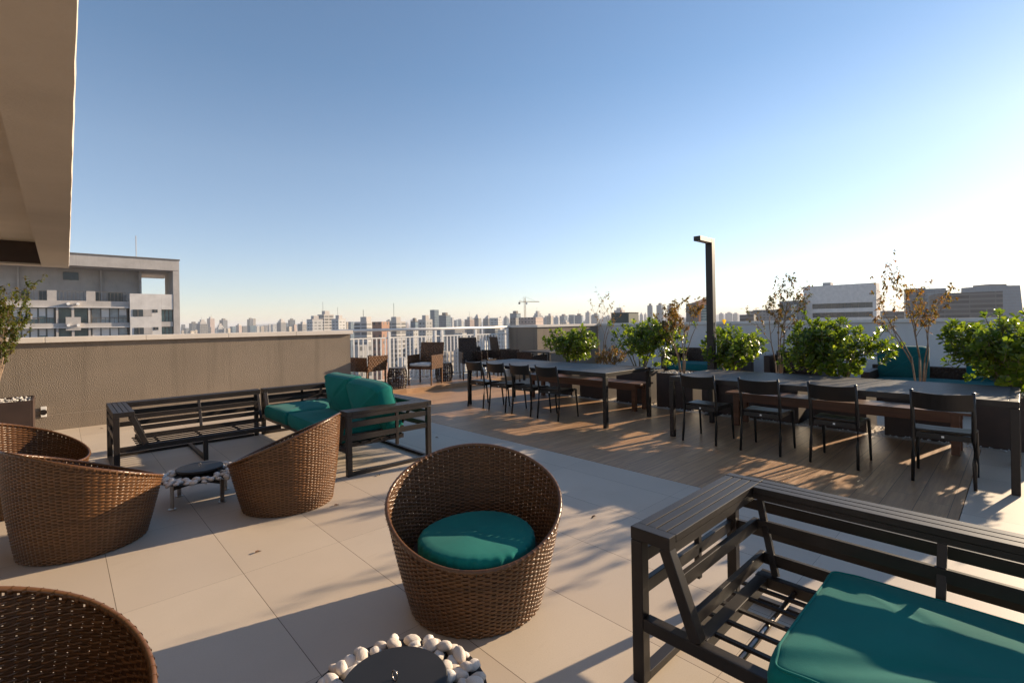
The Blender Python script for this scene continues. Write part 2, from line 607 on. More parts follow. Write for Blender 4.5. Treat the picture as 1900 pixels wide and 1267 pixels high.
def superbox(lx, ly, lz, e=0.13, puff=0.12, seed=0, sag=0.0):
    """upholstered slab: rounded box centred in x and y, base at z = 0, with crisp piped edges"""
    r = random.Random(seed)
    ph = [r.uniform(0, 6) for _ in range(6)]
    b = MB()
    N = 112
    rows = []
    for k, zf in ((0.90, 0.0), (0.975, 0.03), (0.995, 0.12), (1.0, 0.3), (1.0, 0.7), (0.995, 0.88), (0.975, 0.97), (0.94, 1.0), (0.82, 1.02), (0.6, 1.03), (0.35, 1.035), (0.02, 1.04)):
        row = []
        for i in range(N):
            th = 2 * math.pi * i / N
            x = math.copysign(abs(math.cos(th)) ** e, math.cos(th)) * k
            y = math.copysign(abs(math.sin(th)) ** e, math.sin(th)) * k
            dome = puff * (1 - x * x) * (1 - y * y)
            z = lz * (zf + (dome if zf > 0.9 else 0))
            wr = 0.0055 * math.sin(9 * x + ph[0] + 4 * y) * math.sin(7 * y + ph[1]) + 0.0036 * math.sin(15 * (x + y) + ph[2]) * (1 if zf > .5 else 0.4)
            out = 0.006 * math.sin(5 * th + ph[3]) + 0.012 * math.sin(math.pi * min(1, zf))
            row.append((x * lx / 2 + out * x, y * ly / 2 + out * y, z + wr - sag * (1 - x * x) * (0.5 + 0.5 * y)))
        rows.append(row)
    b.v = [p for q in rows for p in q]
    for j in range(len(rows) - 1):
        for i in range(N):
            k = (i + 1) % N
            b.f.append((j * N + i, j * N + k, (j + 1) * N + k, (j + 1) * N + i))
    b.f.append(tuple((len(rows) - 1) * N + i for i in range(N)))
    b.f.append(tuple(reversed(range(N))))
    b.seam = [rows[6], rows[1]]
    return b


# ================================================================= SETTING
X0 = 12.5                                    # inner face of the long pale parapet
fl = MB().box(-9, 4.036, -7, 9.9, -0.25, 0.0)
fl.box(4.04, 7.25, -7, 0.33, -0.25, 0.0)
fl.box(7.25, X0 + 0.2, -7, 9.3, -0.25, 0.0)
fl.build("floor", "tile")["kind"] = "structure"
MB().box(4.04, 7.246, 0.335, 9.0, -0.25, 0.002).build("wood_deck", "deck")["kind"] = "structure"
MB().box(4.3, 9.68, 9.0, 10.55, -0.25, 0.10).build("wood_step", "deck", bevel=0.004)["kind"] = "structure"
pb = MB()
rn = random.Random(3)


def pebble(b, x, y, z, r):
    a = rn.random() * 6
    n = 5
    sx, sy, sz = r * (0.8 + 0.5 * rn.random()), r * (0.7 + 0.4 * rn.random()), r * (0.5 + 0.35 * rn.random())
    vs = [(0, 0, -sz)] + [(sx * math.cos(a + i * 2 * math.pi / n), sy * math.sin(a + i * 2 * math.pi / n), 0) for i in range(n)] + [(0, 0, sz)]
    vs = [(x + p[0], y + p[1], z + p[2]) for p in vs]
    b.add(vs, [(0, 1 + (i + 1) % n, 1 + i) for i in range(n)] + [(6, 1 + i, 1 + (i + 1) % n) for i in range(n)])


for i in range(1500):
    pebble(pb, rn.uniform(7.26, 8.05), rn.uniform(-0.7, 6.95), 0.006 + rn.random() * 0.01, 0.013)
tag(pb.build("pebble_strip", "pebble_white"), "strip of small white pebbles under the row of brown planters", "pebbles", kind="stuff")

# building under the terrace, the city ground and the hills
GZ = -62.0
MB().box(-9.5, X0 + 0.4, -7.5, 10.1, GZ, -0.26).build("terrace_building", "concrete_plain")
tag(bpy.data.objects["terrace_building"], kind="structure")
g = MB()
g.add([(-16000, -16000, GZ), (16000, -16000, GZ), (16000, 16000, GZ), (-16000, 16000, GZ)], [(0, 1, 2, 3)])
t = NT("city_ground")
o = t.n("ShaderNodeNewGeometry").outputs["Position"]
vo = t.n("ShaderNodeTexVoronoi")
t.L(o, vo.inputs["Vector"])
vo.inputs["Scale"].default_value = 0.03
c = t.mix(t.ramp(t.noise(o, 0.008, 5), 0.42, 0.6), (0.20, 0.18, 0.165), (0.06, 0.075, 0.045))
c = t.mix(0.35, c, vo.outputs["Color"])
t.L(t.mix(0.5, c, (0.16, 0.145, 0.13)), t.b.inputs["Base Color"])
t.b.inputs["Roughness"].default_value = 0.95
MATS["city_ground"] = t.m
g.build("ground", "city_ground")["kind"] = "structure"
hl = MB()
N = 60
for ring, (dist, hz) in enumerate(((5200, 0), (5900, 1), (7000, 0.0))):
    for i in range(N + 1):
        px = -500 + 3000 * i / N
        q = RT * ((px - 950) / 893.44) + FW
        q.z = 0
        zz = 26 + 16 * math.sin(i * 0.7) + 9 * math.sin(i * 1.9 + 1) + (26 if px > 1200 else 0)
        hl.v.append((q.x * dist, q.y * dist, GZ if ring != 1 else max(GZ + 40, zz)))
for rg in range(2):
    for i in range(N):
        a = rg * (N + 1) + i
        hl.f.append((a, a + 1, a + N + 2, a + N + 1))
t = NT("hill_green")
o = t.n("ShaderNodeNewGeometry").outputs["Position"]
t.L(t.mix(t.ramp(t.noise(o, 0.01, 6), 0.4, 0.6), (0.035, 0.05, 0.03), (0.09, 0.09, 0.075)), t.b.inputs["Base Color"])
t.b.inputs["Roughness"].default_value = 1
MATS["hill_green"] = t.m
hl.build("hills", "hill_green", smooth=True)["kind"] = "structure"

# ---------------------------------------------------------------- parapets, railing, overhang
YW = 9.75
wl = thing("parapet_wall", "rough taupe stucco parapet with pale coping behind the slatted corner sofa", "wall", (0, YW, 0))
MB().box(-6, 4.48, 0.012, 0.24, -0.02, 1.285).build("wall", "wall_stucco", wl)
MB().box(-6, 4.484, 0.0, 0.24, -0.02, 0.235).build("base_band", "wall_stucco", wl, bevel=0.006)
cp = MB()
for i in range(9):
    a, b = -6 + i * 1.17, -6 + (i + 1) * 1.17 - 0.003
    cp.box(a, min(b, 4.52), -0.045, 0.28, 1.287, 1.368)
cp.build("coping", "coping_stone", wl, bevel=0.006)
cb = thing("corner_wall", "short taupe stucco corner wall behind the small corner table", "wall", (9.69, 9.28, 0))
MB().box(0, X0 - 9.69 - 0.002, 0, 1.2, -0.02, 1.33).build("wall", "wall_stucco", cb)
MB().box(-0.03, X0 - 9.69, -0.03, 1.22, 1.332, 1.40).build("coping", "coping_stone", cb, bevel=0.006)
rw = thing("parapet_wall", "long smooth pale grey parapet behind the planters on the right", "wall", (X0, 0, 0))
MB().box(0, 0.2, -7, 9.28, 0.47, 1.335).box(0.004, 0.2, -7, 9.28, -0.02, 0.4655).build("wall", "white_wall", rw)
MB().box(-0.04, 0.24, -7, 9.29, 1.337, 1.408).build("coping", "coping_stone", rw, bevel=0.006)

rl = thing("railing", "white metal balcony railing with thin bars between the two taupe walls", "railing", (0, 10.40, 0.10))
xa, xb = 4.35, 9.66
MB().tube([(xa, 0, 1.25), (xb, 0, 1.25)], 0.033, 10).build("top_rail", "white_paint", rl, smooth=True)
MB().box(xa, xb, -0.014, 0.014, 1.045, 1.075).build("rail", "white_paint", rl, bevel=0.004)
MB().box(xa, xb, -0.014, 0.014, 0.05, 0.08).build("rail", "white_paint", rl, bevel=0.004)
posts = [5.74, 7.06, 7.27, 8.39, 9.60]
for x in posts:
    MB().box(x - 0.032, x + 0.032, -0.026, 0.026, -0.005, 1.206).build("post", "white_paint", rl, bevel=0.004)
x = xa + 0.06
while x < xb:
    if min(abs(x - p) for p in posts) > 0.06:
        MB().box(x - 0.013, x + 0.013, -0.012, 0.012, 0.081, 1.044).build("baluster", "white_paint", rl)
    x += 0.112

# roof overhang of the building, seen from below
ov = thing("roof_overhang", "tan plastered roof overhang with a recessed ceiling above the terrace on the left", "roof", (0, 0, 2.36))
bm = MB()
n = 60
rr = random.Random(5)
for i in range(n):                           # beam with a slightly uneven plaster edge
    y0, y1 = -2 + (9.45 + 2) * i / n, -2 + (9.45 + 2) * (i + 1) / n
    if i == 0:
        e0 = 0.013
    e1 = 0.031 + 0.0089 * y1 + rr.uniform(-0.0016, 0.0016)
    bm.hexa([(-0.165, y0, 0), (e0, y0, 0), (e1, y1, 0), (-0.165, y1, 0), (-0.165, y0, 0.42), (e0 + 0.02, y0, 0.42), (e1 + 0.02, y1, 0.42), (-0.165, y1, 0.42)])
    e0 = e1
bm.build("beam", "soffit_paint", ov)
MB().box(-7, -0.167, 9.22, 9.45, 0.0, 0.45).build("end_beam", "soffit_paint", ov)
MB().box(-7, -0.167, -2, 9.218, 0.305, 0.45).build("ceiling", "soffit_paint", ov)
MB().box(-7, -0.169, 9.19, 9.216, 0.02, 0.303).build("dark_panel", "planter_box", ov)

# ---------------------------------------------------------------- wicker tub chairs
RB, SL, HF, HB = 0.337, 0.209, 0.350, 0.711


def rim_h(t):
    return HF + (HB - HF) * (1 + math.cos(t)) / 2


def rad(z, t=math.pi):
    return RB + (SL - 0.12 * max(0, math.cos(t)) ** 1.5) * z + 0.012 * math.sin(math.pi * min(1, z / 0.69))


def strand(b, pts, nrm, hw, th):
    """flat strand: pts centre line, nrm outward normals, hw half height, th half thickness"""
    o = len(b.v)
    m = len(pts)
    for (x, y, z), (nx, ny, nz) in zip(pts, nrm):
        tx, tz = nx, nz
        b.v.append((x + nx * th * 0.8, y + ny * th * 0.8, z + hw))
        b.v.append((x + nx * th, y + ny * th, z + hw * 0.35))
        b.v.append((x + nx * th, y + ny * th, z - hw * 0.35))
        b.v.append((x + nx * th * 0.8, y + ny * th * 0.8, z - hw))
        b.v.append((x - nx * th, y - ny * th, z - hw * 0.35))
        b.v.append((x - nx * th, y - ny * th, z + hw * 0.35))
    for i in range(m - 1):
        for k in range(6):
            l = (k + 1) % 6
            b.f.append((o + i * 6 + k, o + i * 6 + l, o + (i + 1) * 6 + l, o + (i + 1) * 6 + k))


def tub_meshes():
    ST, SP = 80, 4
    wv = MB()
    z, j = 0.012, 0
    jr = random.Random(11)
    while z < HB - 0.02:
        pts, nr = [], []
        wob = jr.uniform(-0.001, 0.001)
        for i in range(ST * SP + 1):
            t = -math.pi + 2 * math.pi * i / (ST * SP)
            if rim_h(t) < z + 0.016:
                if len(pts) > 3:
                    strand(wv, pts, nr, 0.0058, 0.0026)
                pts, nr = [], []
                continue
            r = rad(z, t) + 0.0042 * math.cos(math.pi * (i / SP) + math.pi * j)
            zz = z + wob + 0.0012 * math.sin(i * 0.9 + j * 2.1)
            pts.append((r * math.cos(t), r * math.sin(t), zz))
            nr.append((math.cos(t), math.sin(t), 0))
        if len(pts) > 3:
            strand(wv, pts, nr, 0.0058, 0.0026)
        z += 0.0104
        j += 1
    stk = MB()
    for i in range(ST):
        t = -math.pi + 2 * math.pi * i / ST
        h = rim_h(t)
        o = len(stk.v)
        n = 9
        ca, sa = math.cos(t), math.sin(t)
        for k in range(n + 1):
            zz = 0.004 + (h - 0.008) * k / n
            r = rad(zz, t)
            for dr, dt in ((0.001, 0.0148), (0.001, -0.0148), (-0.001, -0.0148), (-0.001, 0.0148)):
                stk.v.append(((r + dr) * ca - dt * sa, (r + dr) * sa + dt * ca, zz))
        for k in range(n):
            for q in range(4):
                l = (q + 1) % 4
                stk.f.append((o + k * 4 + q, o + k * 4 + l, o + (k + 1) * 4 + l, o + (k + 1) * 4 + q))
    rim = MB()
    pts = []
    M = 160
    for i in range(M):
        t = 2 * math.pi * i / M
        h = rim_h(t)
        r = rad(h, t)
        pts.append((r * math.cos(t), r * math.sin(t), h))
    rim.tube(pts, 0.0105, 8, closed=True)
    for i in range(ST):                      # wrapped strand ends round the rim
        t = 2 * math.pi * i / ST
        h = rim_h(t)
        r = rad(h, t)
        ca, sa = math.cos(t), math.sin(t)
        ring = []
        for k in range(8):
            a = 2 * math.pi * k / 8
            ring.append(((r + 0.0135 * math.cos(a)) * ca, (r + 0.0135 * math.cos(a)) * sa, h - 0.003 + 0.0135 * math.sin(a)))
        o = len(rim.v)
        for k in range(8):
            x, y, zz = ring[k]
            for dt in (-0.0055, 0.0055):
                rim.v.append((x - dt * sa, y + dt * ca, zz))
        for k in range(8):
            l = (k + 1) % 8
            rim.f.append((o + 2 * k, o + 2 * k + 1, o + 2 * l + 1, o + 2 * l))
    base = MB().lathe([(RB - 0.012, 0.0), (RB - 0.006, 0.012), (RB + 0.01, 0.16), (RB + 0.0, 0.165)], 40)
    return wv, stk, rim, base


wv, stk, rim, base = tub_meshes()


def cushion_round(r, h):
    b = MB()
    prof = [(r - 0.03, 0.0), (r - 0.008, 0.008), (r - 0.002, 0.03), (r, h * 0.5), (r - 0.002, h - 0.022), (r - 0.004, h - 0.010), (r - 0.010, h - 0.002), (r - 0.022, h + 0.003), (r * 0.8, h + 0.006), (r * 0.45, h + 0.008), (0.01, h + 0.009)]
    n = 144
    for i, (q, z) in enumerate(prof):
        for k in range(n):
            t = 2 * math.pi * k / n
            a = (0, 1, 1.5, 1.2, 2.0, 1.6, 0.8, 0.25, 0.0, 0.0, 0.0)[i]
            pk = a * (0.0016 * math.sin(t * 36 + 1.3 * math.sin(5 * t)) + 0.0010 * math.sin(t * 23 + 2))
            sag = 0.004 * math.sin(2 * t + 1) * (1 if i > 4 else 0)
            b.v.append(((q + pk) * math.cos(t), (q + pk) * math.sin(t), z + sag + pk * 0.4))
    for i in range(len(prof) - 1):
        for k in range(n):
            l = (k + 1) % n
            b.f.append((i * n + k, i * n + l, (i + 1) * n + l, (i + 1) * n + k))
    b.f.append(tuple((len(prof) - 1) * n + k for k in range(n)))
    return b


G = "round wicker tub chairs around the fire tables"
tub = thing("wicker_armchair", "round brown wicker tub chair with a teal round cushion, in the centre foreground", "armchair", (1.597, 2.007, 0), 0.94, G)
wv.build("woven_shell", "wicker_brown", tub, smooth=True)
stk.build("stakes", "wicker_dark", tub)
rim.build("rim", "wicker_brown", tub, smooth=True)
base.build("base", "planter_box", tub)
for lb, x, y, a in (("wicker tub chair seen from behind, beside the near arm of the corner sofa", 1.376, 4.205, -0.755),
                    ("wicker tub chair seen from its outer side, large at the left edge of the picture", 0.116, 4.434, -2.75),
                    ("wicker tub chair mostly hidden behind another one, its inside lit, below the left planter", -0.24, 5.72, 2.75),
                    ("wicker tub chair cropped by the bottom left corner, seen into its dark inside", -0.235, 1.84, 2.42)):
    copy_tree(tub, lb, (x, y, 0), a)
tag(cushion_round(0.296, 0.115).build("seat_cushion", "teal_fabric", smooth=True, loc=(1.54, 1.925, 0.272)), "round teal seat cushion inside the central wicker tub chair", "cushion")
# the cushion's hidden support, resting on the chair's base
MB().lathe([(0.30, 0.165), (0.33, 0.271)], 32).build("seat", "planter_box", tub)


# ---------------------------------------------------------------- fire tables with stones
def stone_mesh(seed):
    r = random.Random(seed)
    import bmesh
    bm = bmesh.new()
    bmesh.ops.create_icosphere(bm, subdivisions=2, radius=1)
    ph = [r.uniform(0, 6) for _ in range(6)]
    for v in bm.verts:
        p = v.co
        k = 1 + 0.13 * math.sin(2.3 * p.x + ph[0]) + 0.12 * math.sin(2.7 * p.y + ph[1]) + 0.10 * math.sin(3.1 * p.z + ph[2]) + 0.04 * math.sin(6 * p.x + 5 * p.y + ph[3])
        q = max(-0.62, min(0.70, p.z * k + 0.25 * math.sin(ph[4]) * p.x))
        v.co = Vector((max(-0.95, p.x * k), p.y * k * 0.78 + 0.12 * p.x * math.sin(ph[5]), q * 0.82))
    me = bpy.data.meshes.new("stone")
    bm.to_mesh(me)
    bm.free()
    me.polygons.foreach_set("use_smooth", [True] * len(me.polygons))
    me.materials.append(MATS["stone_white"])
    return me


STONES = [stone_mesh(i) for i in range(7)]


def fire_table(x, y, rz, label, slabel, sgroup, seed):
    z = 0.20
    ft = thing("fire_table", label, "fire table", (x, y, 0), rz, "fire tables between the wicker chairs")
    MB().lathe([(0.05, z - 0.012), (0.20, z - 0.008), (0.305, z + 0.012), (0.308, z + 0.015), (0.20, z - 0.003), (0.05, z - 0.006)], 56).build("tray", "lid_black", ft, smooth=False)
    fr = MB()
    fr.bar((-0.24, 0, z - 0.032), (0.24, 0, z - 0.032), 0.035, 0.03)
    fr.bar((0, -0.24, z - 0.031), (0, 0.24, z - 0.031), 0.034, 0.028)
    fr.build("cross_frame", "lid_black", ft)
    for i in range(4):
        a = i * math.pi / 2
        dx, dy = math.cos(a), math.sin(a)
        lg = MB()
        lg.bar((dx * 0.245, dy * 0.245, 0.004), (dx * 0.245, dy * 0.245, z - 0.012), 0.034, 0.008, up=(dx, dy, 0))
        l = lg.build("leg", "steel", ft, bevel=0.001)
        MB().lathe([(0.03, 0.0), (0.03, 0.006)], 20, (dx * 0.245, dy * 0.245)).build("foot", "steel", l)
    bur = MB().lathe([(0.12, z - 0.004), (0.15, z + 0.055)], 32)
    bur.build("burner", "lid_black", ft)
    ld_ = MB().lathe([(0.165, z + 0.056), (0.172, z + 0.058), (0.174, z + 0.072), (0.170, z + 0.077), (0.02, z + 0.078)], 56)
    lid = ld_.build("lid", "lid_black", ft, smooth=False, bevel=0.001)
    pts = [(0.0, 0.013 * math.cos(t), z + 0.094 + 0.016 * math.sin(t)) for t in [2 * math.pi * k / 18 for k in range(18)]]
    MB().tube(pts, 0.002, 6, closed=True).build("ring_handle", "steel", lid, smooth=True)
    r = random.Random(seed)
    k = 0
    for ringr, cnt, zz in ((0.282, 30, 0.024), (0.228, 24, 0.024), (0.256, 24, 0.038), (0.202, 17, 0.032)):
        for i in range(cnt):
            a = 2 * math.pi * (i + r.uniform(-0.2, 0.2)) / cnt
            rr_ = ringr + r.uniform(-0.012, 0.012)
            o = bpy.data.objects.new("stone", STONES[k % 7])
            COL.objects.link(o)
            s = r.uniform(0.020, 0.031)
            o.location = (x + rr_ * math.cos(a), y + rr_ * math.sin(a), z + zz + r.uniform(-0.004, 0.004) - 0.006)
            o.scale = (s * r.uniform(1.0, 1.25), s, s)
            o.rotation_euler = (r.uniform(-0.5, 0.5), r.uniform(-0.5, 0.5), r.uniform(0, 6))
            tag(o, slabel, "stone", sgroup)
            k += 1
    return ft


fire_table(0.862, 4.835, 0.5, "round steel fire table with white stones and black lid in front of the corner sofa",
           "white rounded stone on the fire table in front of the corner sofa", "white stones on the far fire table", 1)
fire_table(0.795, 1.44, 0.2, "round fire table with black lid cropped by the bottom edge of the picture",
           "white rounded stone on the fire table cropped by the bottom edge", "white stones on the near fire table", 2)


# ---------------------------------------------------------------- slatted aluminium sofas
def sofa(name, label, loc, rz, Ln, left, right, D=0.96):
    """local x along the length, local y from the front (0) to the back (D); left/right: 'arm', 'end' (slatted end panel) or None"""
    t = thing(name, label, "sofa", loc, rz, "dark slatted metal sofas")
    T = 0.05                     # square tube
    zt, zs = 0.625, 0.27         # top of the arms, top of the seat frame
    AW, BW = 0.17, 0.15          # arm width, back width
    LEAN = 0.12
    # back: top boards, outer and inner slats, posts
    xl = AW if left == 'arm' else 0.0
    xr = Ln - AW if right == 'arm' else Ln
    tb = MB()
    for i in range(3):
        w3 = (BW - 0.012) / 3
        y0 = D - BW + i * (w3 + 0.006)
        tb.box(xl + 0.004 if left else xl, xr - 0.004 if right else xr, y0, y0 + w3, zt - 0.03, zt)
    tb.build("top_board", "dark_metal", t, bevel=0.002)
    MB().box(xl + 0.002, xr - 0.002, D - BW + 0.003, D - 0.003, zt - 0.058, zt - 0.032).build("top_rail", "dark_metal", t)
    for z0 in (0.468, 0.338):
        MB().box(0.05, Ln - 0.05, D - 0.03, D - 0.004, z0, z0 + 0.053).build("slat", "dark_metal", t, bevel=0.002)
        k = (zt - z0 - 0.03) / (zt - zs)
        yi = D - BW - LEAN * k
        MB().box(xl + (LEAN * k - 0.008 if left == 'arm' else 0.03), xr - (LEAN * k - 0.008 if right == 'arm' else 0.03), yi + 0.004, yi + 0.026, z0 - 0.034, z0 + 0.018).build("slat", "dark_metal", t, bevel=0.002)
    px_ = [xl + 0.03 if left != 'end' else 0.03, xr - 0.03]
    if Ln > 1.2:
        px_.insert(1, (xl + xr) / 2)
    for x in px_:
        dl = LEAN - 0.012 if (left == 'arm' and x < 0.5) else (-(LEAN - 0.012) if (right == 'arm' and x > Ln - 0.5) else 0)
        b = MB().bar((x, D - BW + 0.015, zt - 0.06), (x + dl, D - BW - LEAN + 0.015, zs), 0.03, 0.022, up=(0, 1, 0))
        b.build("back_post", "dark_metal", t, bevel=0.002)
    for x in (0.025, Ln - 0.025):
        MB().box(x - 0.024, x + 0.024, D - 0.055, D - 0.006, 0.001, zt - 0.06).build("leg", "dark_metal", t, bevel=0.003)
    # arms
    for side in ('left', 'right'):
        kind = left if side == 'left' else right
        if not kind:
            continue
        s, ox = (1, 0.0) if side == 'left' else (-1, Ln)

        def X(v):
            return ox + s * v

        def bx(b, x0, x1, *r):
            return b.box(min(X(x0), X(x1)), max(X(x0), X(x1)), *r)
        A = AW if kind == 'arm' else 0.13
        tp = MB()
        bx(tp, 0, A, 0, 0.05, zt - 0.05, zt)
        bx(tp, 0, A, D - 0.05, D, zt - 0.05, zt)
        nb = 4
        wb = (A - 0.005 * (nb - 1)) / nb
        for i in range(nb):
            bx(tp, i * (wb + 0.005), i * (wb + 0.005) + wb, 0.053, D - 0.053, zt - 0.03, zt - 0.0015)
        tp.build("arm_top", "dark_metal", t, bevel=0.002)
        r_ = MB()
        bx(r_, A - 0.022, A - 0.002, 0.052, D - 0.052, zt - 0.07, zt - 0.032)
        bx(r_, 0.002, 0.022, 0.052, D - 0.052, zt - 0.07, zt - 0.032)
        r_.build("arm_rail", "dark_metal", t)
        for z0 in (0.468, 0.338):
            b = MB()
            bx(b, 0.006, 0.030, 0.05, D - 0.05, z0, z0 + 0.053)
            b.build("slat", "dark_metal", t, bevel=0.002)
            k = (zt - z0 - 0.03) / (zt - zs)
            xi = A + LEAN * k
            b = MB()
            bx(b, xi - 0.03, xi - 0.008, 0.03, D - BW - LEAN * k + 0.026, z0 - 0.034, z0 + 0.018)
            b.build("slat", "dark_metal", t, bevel=0.002)
        b = MB()
        bx(b, 0.0, T, 0.0, T, 0.001, zt - 0.052)
        b.build("leg", "dark_metal", t, bevel=0.003)
        MB().bar((X(A - 0.025), 0.025, zt - 0.05), (X(A + LEAN - 0.025), 0.025, zs), 0.046, 0.046, up=(0, 1, 0)).build("arm_post", "dark_metal", t, bevel=0.003)
        b = MB()
        bx(b, 0.005, 0.030, D * 0.55, D * 0.55 + 0.03, zs - 0.05, zt - 0.07)
        b.build("arm_post", "dark_metal", t, bevel=0.002)
        b = MB()
        bx(b, 0.002, T - 0.002, T + 0.002, D - 0.058, 0.001, 0.034)
        b.build("runner", "dark_metal", t, bevel=0.002)
        b = MB()
        bx(b, A + LEAN - 0.055, A + LEAN - 0.005, T + 0.004, D - BW - 0.06, zs - 0.048, zs - 0.002)
        b.build("seat_rail", "dark_metal", t, bevel=0.002)
    # seat
    sx0, sx1 = (T if left else 0.0), (Ln - T if right else Ln)
    MB().box(sx0 + 0.001, sx1 - 0.001, 0.001, T - 0.001, zs - 0.05, zs).build("seat_rail", "dark_metal", t, bevel=0.003)
    MB().box(AW + LEAN - 0.06 if left == 'arm' else sx0 + 0.001, Ln - AW - LEAN + 0.06 if right == 'arm' else sx1 - 0.001, D - BW - LEAN - 0.02, D - BW - LEAN + 0.02, zs - 0.05, zs - 0.001).build("seat_rail", "dark_metal", t, bevel=0.003)
    b = MB()
    for i in range(5):
        y = 0.13 + i * (D - BW - LEAN - 0.14) / 5
        b.box(sx0 + 0.14, sx1 - 0.14, y - 0.009, y + 0.009, zs - 0.018, zs - 0.006)
    b.build("seat_slats", "dark_metal", t)
    nt_ = max(1, round(Ln / 0.40))
    for i in range(1, nt_):
        x = Ln * i / nt_
        MB().tube([(x, 0.052, zs - 0.032), (x, D - BW - LEAN - 0.022, zs - 0.032)], 0.012, 10).build("seat_tube", "steel" if i == 1 and name == "slatted_sofa" and right is None and rz != 0 else "dark_metal", t, smooth=True)
    MB().box(0.06, Ln - 0.06, D - 0.05, D - 0.012, 0.001, 0.032).build("runner", "dark_metal", t, bevel=0.002)
    MB().box(Ln / 2 - 0.022, Ln / 2 + 0.022, 0.002, 0.046, 0.001, zs - 0.052).build("leg", "dark_metal", t, bevel=0.003)
    MB().box(Ln / 2 - 0.02, Ln / 2 + 0.02, 0.052, D - 0.06, 0.001, 0.032).build("runner", "dark_metal", t, bevel=0.002)
    return t


sofa("slatted_sofa", "dark slatted metal sofa in front, cropped by the right edge, with a large teal cushion", (1.674, 1.10, 0), -math.pi / 2, 1.575, 'arm', None)
sofa("slatted_sofa", "dark slatted metal sofa without cushions, along the taupe wall", (0.38, 6.20, 0), 0, 1.575, 'arm', None)
sofa("slatted_sofa", "dark slatted metal sofa with teal back cushions, forming the corner piece beside the wood deck", (2.0, 7.17, 0), -math.pi / 2, 2.715, 'end', 'arm')
GC = "teal cushions on the slatted sofas"


def cushion(name, label, size, loc, rot, mat="teal_fabric", puff=0.12, seed=0, e=0.13):
    sb_ = superbox(*size, e=e, puff=puff, seed=seed)
    o = sb_.build(name, mat, smooth=True, loc=loc)
    o.rotation_euler = rot
    for sm in sb_.seam:
        MB().tube([(x * 1.004, y * 1.004, z) for x, y, z in sm], 0.0045, 6, closed=True).build("piping", mat, o, smooth=True)
    return tag(o, label, "cushion", GC)


cushion("seat_cushion", "large teal seat cushion striped by shadows on the front sofa at the right edge", (0.80, 1.06, 0.125), (1.975, 0.035, 0.272), (0, 0, 0), puff=0.10, seed=1)
cushion("seat_cushion", "teal seat cushion in the far inner corner of the slatted corner sofa", (0.80, 0.80, 0.15), (2.37, 6.50, 0.27), (0, 0, 0), seed=2)
cushion("seat_cushion", "teal seat cushion of the corner sofa, partly hidden behind the wicker chair", (0.80, 0.95, 0.15), (2.37, 5.58, 0.27), (0, 0, 0), seed=3)
cushion("seat_cushion", "teal seat cushion of the corner sofa beside its near arm", (0.80, 0.36, 0.15), (2.37, 4.90, 0.27), (0, 0, 0), seed=4)
cushion("back_cushion", "upright teal back cushion on the corner sofa, the one nearer the taupe wall", (0.50, 0.70, 0.17), (2.62, 5.68, 0.625), (0, R(-100), 0), puff=0.45, seed=5, e=0.18)
cushion("back_cushion", "slumped teal back cushion on the corner sofa, the one nearer its arm", (0.50, 0.78, 0.18), (2.63, 5.00, 0.605), (R(-4), R(-106), R(3)), puff=0.5, seed=6, e=0.18)


# ---------------------------------------------------------------- long tables, benches, black chairs
def long_table(label, x0, x1, y0, y1):
    t = thing("dining_table", label, "table", ((x0 + x1) / 2, (y0 + y1) / 2, 0), 0, "long dark slatted dining tables")
    a, b = (x1 - x0) / 2, (y1 - y0) / 2
    zt = 0.755
    tp = MB()
    ns = 9
    wsl = (2 * a - 0.12 - 0.005 * (ns + 1)) / ns
    for i in range(ns):
        xx = -a + 0.06 + 0.005 + i * (wsl + 0.005)
        tp.box(xx, xx + wsl, -b + 0.062, b - 0.062, zt - 0.022, zt - 0.001)
    tp.build("table_top", "table_slat", t, bevel=0.0015)
    fr = MB()
    fr.box(-a, -a + 0.06, -b, b, zt - 0.055, zt)
    fr.box(a - 0.06, a, -b, b, zt - 0.055, zt)
    fr.box(-a + 0.0602, a - 0.0602, -b, -b + 0.06, zt - 0.055, zt)
    fr.box(-a + 0.0602, a - 0.0602, b - 0.06, b, zt - 0.055, zt)
    for k in (-0.5, 0, 0.5):
        fr.box(-a + 0.0604, a - 0.0604, b * k - 0.02, b * k + 0.02, zt - 0.06, zt - 0.024)
    fr.build("frame", "dark_metal", t, bevel=0.003)
    for sx in (-1, 1):
        for sy in (-1, 1):
            lg = MB().box(sx * a - (0.055 if sx > 0 else 0), sx * a + (0.055 if sx < 0 else 0), sy * b - (0.055 if sy > 0 else 0), sy * b + (0.055 if sy < 0 else 0), 0.003, zt - 0.056)
            lg.build("leg", "dark_metal", t, bevel=0.003)
    return t


long_table("long dark slatted table, the nearer one, reaching the right edge of the picture", 5.57, 6.73, 0.03, 3.06)
long_table("long dark slatted table farther away, beside the railing", 5.385, 6.54, 3.89, 6.93)


